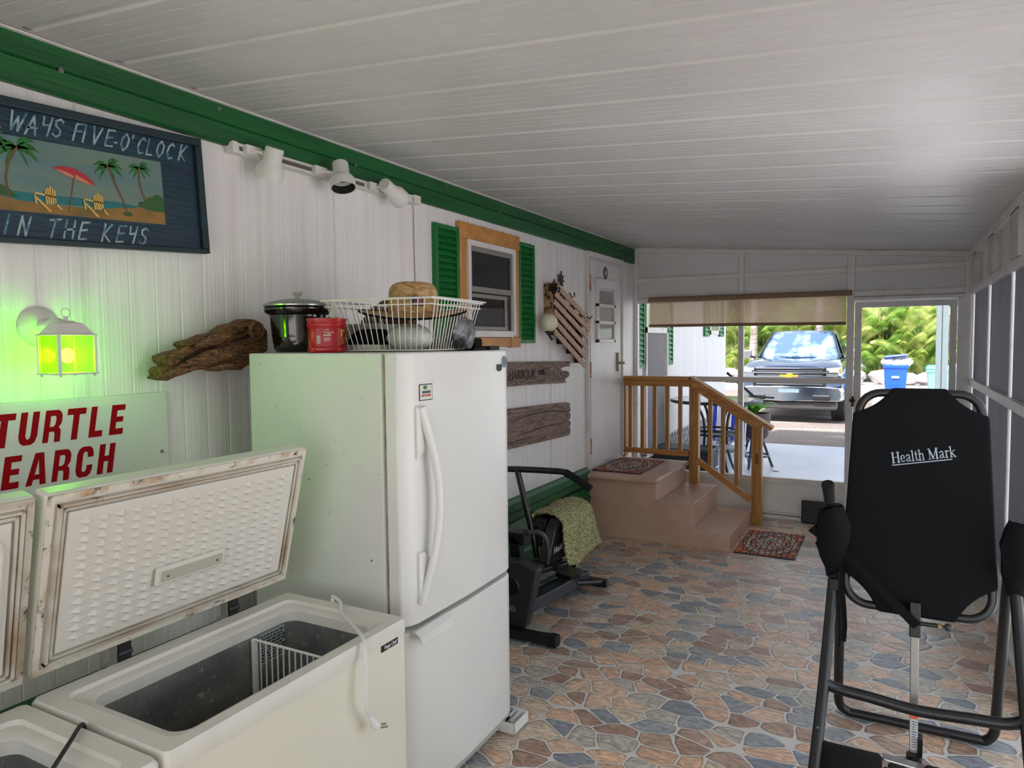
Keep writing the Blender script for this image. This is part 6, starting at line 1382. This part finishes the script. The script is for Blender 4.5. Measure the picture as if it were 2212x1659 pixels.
# ---------------------------------------------------------------- pickup truck
TK = thing('pickup_truck', (-1.87, 18.2, 0), 'dark blue pickup truck with chrome grille parked facing the porch', 'truck')
cx = -1.87
paint = M('truck_paint', S(40,62,92), .22, metal=.5, coat=1.0, spec=.6)
glass_t = M('windshield', S(70,100,140), .05, metal=.35, spec=1.0, coat=1, noise=(3.2, S(150,176,206), .45, .62), stretch=(1,1,.6))  # pale mottling paints reflections into the glass colour
chr_m = M('truck_chrome', S(206,210,216), .10, metal=1.0); blk = M('truck_black', S(22,24,28), .5)
def sec(y, pts): return [(cx+x, y, z) for x, z in pts] + [(cx-x, y, z) for x, z in reversed(pts)]
def body(loops, mat, name, parent, **kw):
    b = MB(); loft(b, loops); return b.build(name, mat, parent, **kw)
body([sec(15.62, [(.0,1.17),(.55,1.165),(.82,1.13),(.93,1.05),(.98,.92),(.99,.62),(.96,.45),(0,.45)]),
      sec(15.85, [(.0,1.235),(.35,1.245),(.62,1.255),(.86,1.215),(.985,1.12),(1.015,.95),(1.01,.50),(0,.45)]),
      sec(16.5, [(.0,1.275),(.34,1.275),(.42,1.305),(.66,1.31),(.90,1.27),(1.00,1.16),(1.03,.95),(0,.45)]),
      sec(17.25, [(.0,1.315),(.38,1.315),(.48,1.35),(.72,1.345),(.92,1.30),(1.00,1.18),(1.03,.95),(0,.45)])], paint, 'hood', TK, smooth=True, bevel=.01)
body([sec(17.2, [(0,1.30),(.92,1.28),(1.0,1.16),(1.03,.95),(1.0,.5),(0,.5)]), sec(19.2, [(0,1.30),(.95,1.28),(1.0,1.16),(1.03,.95),(1.0,.5),(0,.5)]), sec(21.4, [(0,1.30),(.95,1.28),(1.0,1.16),(1.03,.95),(1.0,.6),(0,.6)])], paint, 'body_side', TK, smooth=True)
body([sec(17.25, [(0,1.30),(.88,1.28),(.90,1.26),(0,1.26)]), sec(17.95, [(0,1.90),(.66,1.86),(.72,1.28),(0,1.28)]), sec(18.2, [(0,1.945),(.62,1.915),(.69,1.87),(.92,1.29)]), sec(19.4, [(0,1.95),(.62,1.92),(.69,1.87),(.93,1.29)]), sec(19.75, [(0,1.85),(.62,1.82),(.68,1.78),(.92,1.29)])], paint, 'cab', TK, smooth=True)
b = MB(); b.grid(lambda i, j: Vector((cx+(i-.5)*2*(.83-.19*j)*(1), 17.29+.66*j-.05*(1-(2*i-1)**2), 1.318+.565*j+.03*(1-(2*i-1)**2)*j)), 14, 6); b.build('windshield', glass_t, TK, smooth=True, solid=.01)
b = MB()
for s_ in (-1, 1):
    b.tube([(cx+s_*.87,17.24,1.31),(cx+s_*.665,17.93,1.88)], .022, 8)
b.tube([(cx-.66,17.95,1.895),(cx,17.93,1.925),(cx+.66,17.95,1.895)], .018, 8); b.build('windshield_trim', blk, TK, smooth=True)
for s_ in (-1, 1):
    b = MB(); b.face([(cx+s_*.935,17.45,1.30),(cx+s_*.935,19.3,1.30),(cx+s_*.72,19.2,1.84),(cx+s_*.715,18.1,1.84)]); b.build('side_window', M('side_glass', S(40,60,70), .05, spec=.9), TK, solid=.012)
    b = MB(); b.obox((cx+s_*1.16,17.35,1.39), (.22,.10,.20)); mr_ = b.build('side_mirror', chr_m, TK, bevel=.03, seg=3)
    b = MB(); b.bar((cx+s_*.96,17.38,1.31),(cx+s_*1.08,17.36,1.33),.06,.05); b.build('mirror_arm', blk, mr_)
    b = MB(); b.prism([(.66,.965),(.97,.975),(1.00,1.03),(.975,1.15),(.67,1.125)] if s_ > 0 else [(-.66,.965),(-.97,.975),(-1.00,1.03),(-.975,1.15),(-.67,1.125)], (cx,15.60,0), (1,0,0), (0,0,1), (0,.10,0)); hl = b.build('headlight', M('headlight_glass', S(196,202,210), .08, metal=.5, spec=1), TK, bevel=.008)
    b = MB(); b.box(cx+s_*.70-.05, cx+s_*.70+.05, 15.59, 15.60, 1.02, 1.08); b.build('lamp_core', blk, hl)
    b = MB(); b.box(cx+s_*.955-.02, cx+s_*.955+.02, 15.585, 15.60, 1.06, 1.12); b.build('turn_signal', M('amber', S(232,120,50), .3), hl)
    b = MB(); b.prism([(.70,.74),(.96,.76),(.985,.93),(.72,.92)] if s_ > 0 else [(-.70,.74),(-.96,.76),(-.985,.93),(-.72,.92)], (cx,15.56,0), (1,0,0), (0,0,1), (0,.08,0)); b.build('fender_insert', M('insert_grey', S(84,96,118), .3, .4), TK, bevel=.01)
b = MB(); b.box(cx-.70, cx+.70, 15.60, 15.64, .74, 1.14); b.build('grille', blk, TK)
for z, h_, w2_ in ((1.128,.030,.66),(1.075,.012,.64),(1.035,.030,.92),(.985,.012,.62),(.945,.045,.90),(.86,.014,.64),(.80,.016,.64)):
    b = MB(); b.box(cx-w2_, cx+w2_, 15.555, 15.60, z-h_/2, z+h_/2); b.build('grille_bar', chr_m, TK, bevel=.003)
b = MB(); b.box(cx-.98, cx-.60, 15.57, 15.60, .93, .965); b.box(cx+.60, cx+.98, 15.57, 15.60, .93, .965); b.build('chrome_brow', chr_m, TK)
b = MB(); b.prism([(-.20,.90),(-.085,.90),(-.072,.865),(.045,.865),(.058,.90),(.19,.90),(.20,.955),(.085,.955),(.072,.99),(-.045,.99),(-.058,.955),(-.19,.955)], (cx,15.53,.045), (1,0,0), (0,0,1), (0,.03,0)); em = b.build('emblem_rim', chr_m, TK)
b = MB(); b.prism([(-.18,.908),(-.075,.908),(-.062,.875),(.038,.875),(.05,.908),(.172,.908),(.18,.947),(.075,.947),(.062,.98),(-.038,.98),(-.05,.947),(-.172,.947)], (cx,15.524,.045), (1,0,0), (0,0,1), (0,.008,0)); b.build('emblem_gold', M('gold', S(230,160,50), .3, .3), em)
body([sec(15.50, [(0,.755),(.72,.755),(.94,.74),(1.0,.66),(1.0,.52),(.93,.46),(.50,.46),(.30,.455),(0,.455)]), sec(15.72, [(0,.77),(.76,.77),(1.0,.75),(1.04,.66),(1.04,.50),(.98,.44),(.50,.44),(.30,.44),(0,.44)])], chr_m, 'front_bumper', TK, smooth=True, bevel=.02)
b = MB(); b.box(cx-.20, cx+.20, 15.485, 15.50, .63, .70); b.build('bumper_reflection', M('painted_reflection', S(120,140,160), .4), TK)  # flat box paints the darker reflection at the bumper centre
for s_ in (-1, 1):
    b = MB(); b.box(cx+s_*.62-.17, cx+s_*.62+.17, 15.475, 15.52, .475, .585); b.build('fog_lamp', blk, TK, bevel=.02)
b = MB(); b.box(cx-.90, cx+.90, 15.56, 16.0, .28, .44); b.box(cx-.9,cx+.9,16.8,21.3,.35,.55); b.build('air_dam', M('air_dam', S(60,58,60), .6), TK, bevel=.03)
for x, y in ((-.90,16.42),(.90,16.42),(-.90,20.2),(.90,20.2)):
    b = MB(); b.lathe([(.22,-.13),(.36,-.14),(.40,-.11),(.40,.11),(.36,.14),(.22,.13)], (cx+x,y,.40), 28, (Vector((0,1,0)),Vector((0,0,1)),Vector((1,0,0)))); wh = b.build('wheel', M('tyre', S(34,34,36), .8), TK, smooth=True)
    b = MB(); b.lathe([(0,.10),(.10,.12),(.22,.10),(.23,-.10),(0,-.10)], (cx+x,y,.40), 20, (Vector((0,1,0)),Vector((0,0,1)),Vector((1,0,0)))); b.build('rim', chr_m, wh, smooth=True)
b = MB(); b.prism([(0,0),(.12,0),(.02,.07)], (cx+.25,18.35,1.945), (0,1,0), (0,0,1), (.02,0,0)); b.build('roof_antenna', paint, TK)

# ---------------------------------------------------------------- rocks and palms
rock_m = M('limestone_rock', S(186,178,178), .85, noise=(4, S(136,126,124), .4, .7), bump=(14,1))
rock_var = []
for s_ in range(3):
    b = MB(); b.ball((0,0,.22), .42, 14, (1.25,.8,.62)); rnd = random.Random(40+s_)
    for v in b.bm.verts: v.co += Vector((rnd.uniform(-1,1),rnd.uniform(-1,1),rnd.uniform(-.7,.7)))*.07
    o = b.build('boulder', rock_m); rock_var.append(o)
ORD = ['first','second','third','fourth','fifth','sixth','seventh','eighth','ninth','tenth','eleventh','twelfth','thirteenth','fourteenth','fifteenth']
rnd = random.Random(31); xs = [-9.2+.88*k for k in range(15)]
for k, x in enumerate(xs):
    src = rock_var[k % 3]; o = src if k < 3 else src.copy()
    if k >= 3: COL.objects.link(o)
    o.location = (x+rnd.uniform(-.2,.2), 30.1+rnd.uniform(-.3,.3), -.05); o.rotation_euler = (0,0,rnd.uniform(0,6)); sc_ = rnd.uniform(.75,1.25); o.scale = (sc_, sc_, sc_*rnd.uniform(.8,1.2))
    tag(o, '%s boulder from the left in the pale row across the road' % ORD[k], 'rock', 'boulders along the road')
def palm_leaf_mat(name, c1, c2, tr):
    return M(name, c1, .45, noise=(2.6, c2, .42, .62), trans=(.3, tr))  # noise puts dark gaps and sunny highlights into the leaf colour
pl_mats = [palm_leaf_mat('palm_green', S(66,108,44), S(168,196,96), S(150,190,70)), palm_leaf_mat('palm_lime', S(106,136,60), S(216,214,136), S(180,200,90)), palm_leaf_mat('palm_deep', S(34,62,28), S(96,134,62), S(80,120,50))]
cane_m = M('palm_cane', S(150,140,90), .7, noise=(6, S(110,90,60), .4, .7))
def frond(b, base, az, el0, L_, rnd):
    n = 13; d_ = Vector((math.cos(az), math.sin(az), 0)); side = Vector((-d_.y, d_.x, 0)); p = Vector(base); el = el0; P = []
    for i in range(n+1):
        P.append(p.copy()); t = d_*math.cos(el)+Vector((0,0,math.sin(el))); p = p+t*(L_/n); el -= (1.5/n)*(.5+i/n)
    b.tube(P, [.018*(1-.8*i/n)+.003 for i in range(n+1)], 3)
    for i in range(2, n+1):
        for q in range(4):
            f = min(1, (q)/4.0); a0 = P[i-1].lerp(P[i], f); t = (P[i]-P[i-1]).normalized(); nrm = side.cross(t)
            ll = L_*.26*math.sin(PI*min(1,(i+f)/(n+1.5)*.86+.12))+.05
            for s_ in (-1, 1):
                dr = (side*s_*.86+t*.5+nrm*.22+Vector((0,0,-.5))).normalized(); e_ = a0+dr*ll+Vector((0,0,-.10*ll*ll*3)); m_ = a0+dr*ll*.5+Vector((0,0,.02)); w_ = t*.011
                b.face([a0, m_-w_, e_, m_+w_])
def make_palm(seed, h, nf, mat, label, group):
    rnd = random.Random(seed)
    t = thing('areca_palm', (0,0,0), label, 'palm', group)
    b = MB()
    for k in range(nf):
        r = rnd.uniform(0,.45); a_ = rnd.uniform(0,2*PI); z = rnd.uniform(.15, h*.72)
        frond(b, (r*math.cos(a_), r*math.sin(a_), z), rnd.uniform(0,2*PI), rnd.uniform(.75,1.45), rnd.uniform(1.2,2.0), rnd)
    b.build('foliage', mat, t, recalc=False)
    b = MB()
    for k in range(8):
        a_ = rnd.uniform(0,2*PI); r = rnd.uniform(.05,.4); b.tube([(r*math.cos(a_), r*math.sin(a_), 0), (r*1.3*math.cos(a_), r*1.3*math.sin(a_), h*.72)], [.05,.03], 6)
    b.build('canes', cane_m, t)
    return t
PG = 'areca palms in the hedge across the road'
palms = [make_palm(101, 3.6, 46, pl_mats[0], 'feathery green areca palm clump in the hedge across the road', PG), make_palm(102, 3.3, 40, pl_mats[1], 'feathery lime-yellow areca palm clump in the hedge across the road', PG+' (lime)'), make_palm(103, 4.0, 46, pl_mats[2], 'taller dark green areca palm clump at the back of the hedge across the road', PG+' (dark)')]
used = [False]*3; rnd = random.Random(77)
spots_ = [(x+rnd.uniform(-.3,.3), 31.6+rnd.uniform(-.3,.5), (0,1)[k % 2]) for k, x in enumerate([-9.5+1.15*i for i in range(13)])] + [(x+rnd.uniform(-.3,.3), 33.4+rnd.uniform(-.4,.4), (2,0,1)[k % 3]) for k, x in enumerate([-10+1.35*i for i in range(12)])] + [(x, 35.6, 2) for x in [-10.5+2.0*i for i in range(8)]]
def dup_palm(src):
    c = src.copy(); COL.objects.link(c)
    for ch in src.children:
        g = ch.copy(); COL.objects.link(g); g.parent = c
    return c
rown = {}
for x, y, k in spots_:
    row_ = 'front' if y < 32.6 else ('middle' if y < 35 else 'back'); rown[row_] = rown.get(row_, -1)+1; hue = ('green','lime-yellow','dark green')[k]
    if not used[k]: o = palms[k]; used[k] = True
    else: o = dup_palm(palms[k])
    o.location = (x, y, -.02); o.rotation_euler = (0,0,rnd.uniform(0,6.28)); s_ = rnd.uniform(.85,1.12)*(1.0 if y < 35 else 1.35); o.scale = (s_, s_, s_)
    o['label'] = '%s areca palm, %s from the left in the %s row of the hedge' % (hue, ORD[rown[row_]], row_); o['group'] = 'areca palms in the hedge across the road'
trunk_m = M('grey_trunk', S(158,146,142), .85, noise=(3, S(120,106,100), .4, .7), stretch=(1,1,6), bump=(10,1))
for x, y, lab in ((-5.15, 30.9, 'left'), (-2.62, 30.9, 'right')):
    t = thing('palm_tree', (x, y, 0), 'tall palm with a smooth grey trunk behind the %s side of the pickup truck' % lab, 'palm tree')
    b = MB(); b.tube([(x,y,-.02),(x+.05,y,2.5),(x+.1,y,6.5)], [.20,.14,.12], 12); b.build('trunk', trunk_m, t, smooth=True)
    b = MB(); r2 = random.Random(int(x*100))
    for k in range(16): frond(b, (x+.1,y,6.5), k*2*PI/16, r2.uniform(.1,1.1), 2.6, r2)
    b.build('crown', pl_mats[2], t, recalc=False)
# broadleaf trees closing the view
def bushy(x, y, r, h, seed, label):
    t = thing('broadleaf_tree', (x,y,0), label, 'tree', 'broadleaf trees behind the palm hedge'); r3 = random.Random(seed)
    b = MB()
    for k in range(2600):
        a_ = r3.uniform(0,2*PI); e_ = math.asin(r3.uniform(-.7,1)); q = r3.uniform(.72,1.03)
        c_ = Vector((x+r*q*math.cos(e_)*math.cos(a_), y+r*.8*q*math.cos(e_)*math.sin(a_), h*.55+h*.45*q*math.sin(e_)))
        u_ = Vector((r3.gauss(0,1),r3.gauss(0,1),r3.gauss(0,1))).normalized(); v_ = u_.orthogonal().normalized(); s_ = r3.uniform(.10,.22)
        b.face([c_-u_*s_, c_-v_*s_*.5, c_+u_*s_, c_+v_*s_*.5])
    b.build('foliage', pl_mats[2] if seed % 2 else pl_mats[0], t, recalc=False)
    b = MB(); b.tube([(x,y,0),(x,y,h*.6)], [.25,.12], 10); b.build('trunk', trunk_m, t)
for k, (x, h_, lab) in enumerate(((-12.5,6.0,'farthest left'),(-8.6,6.4,'second from left'),(-4.4,5.6,'middle'),(-.9,4.0,'low one seen left in the screen door'),(4.2,4.6,'rightmost'))):
    bushy(x, 39.5, 2.6, h_, 200+k, '%s leafy green tree behind the palm hedge' % lab)
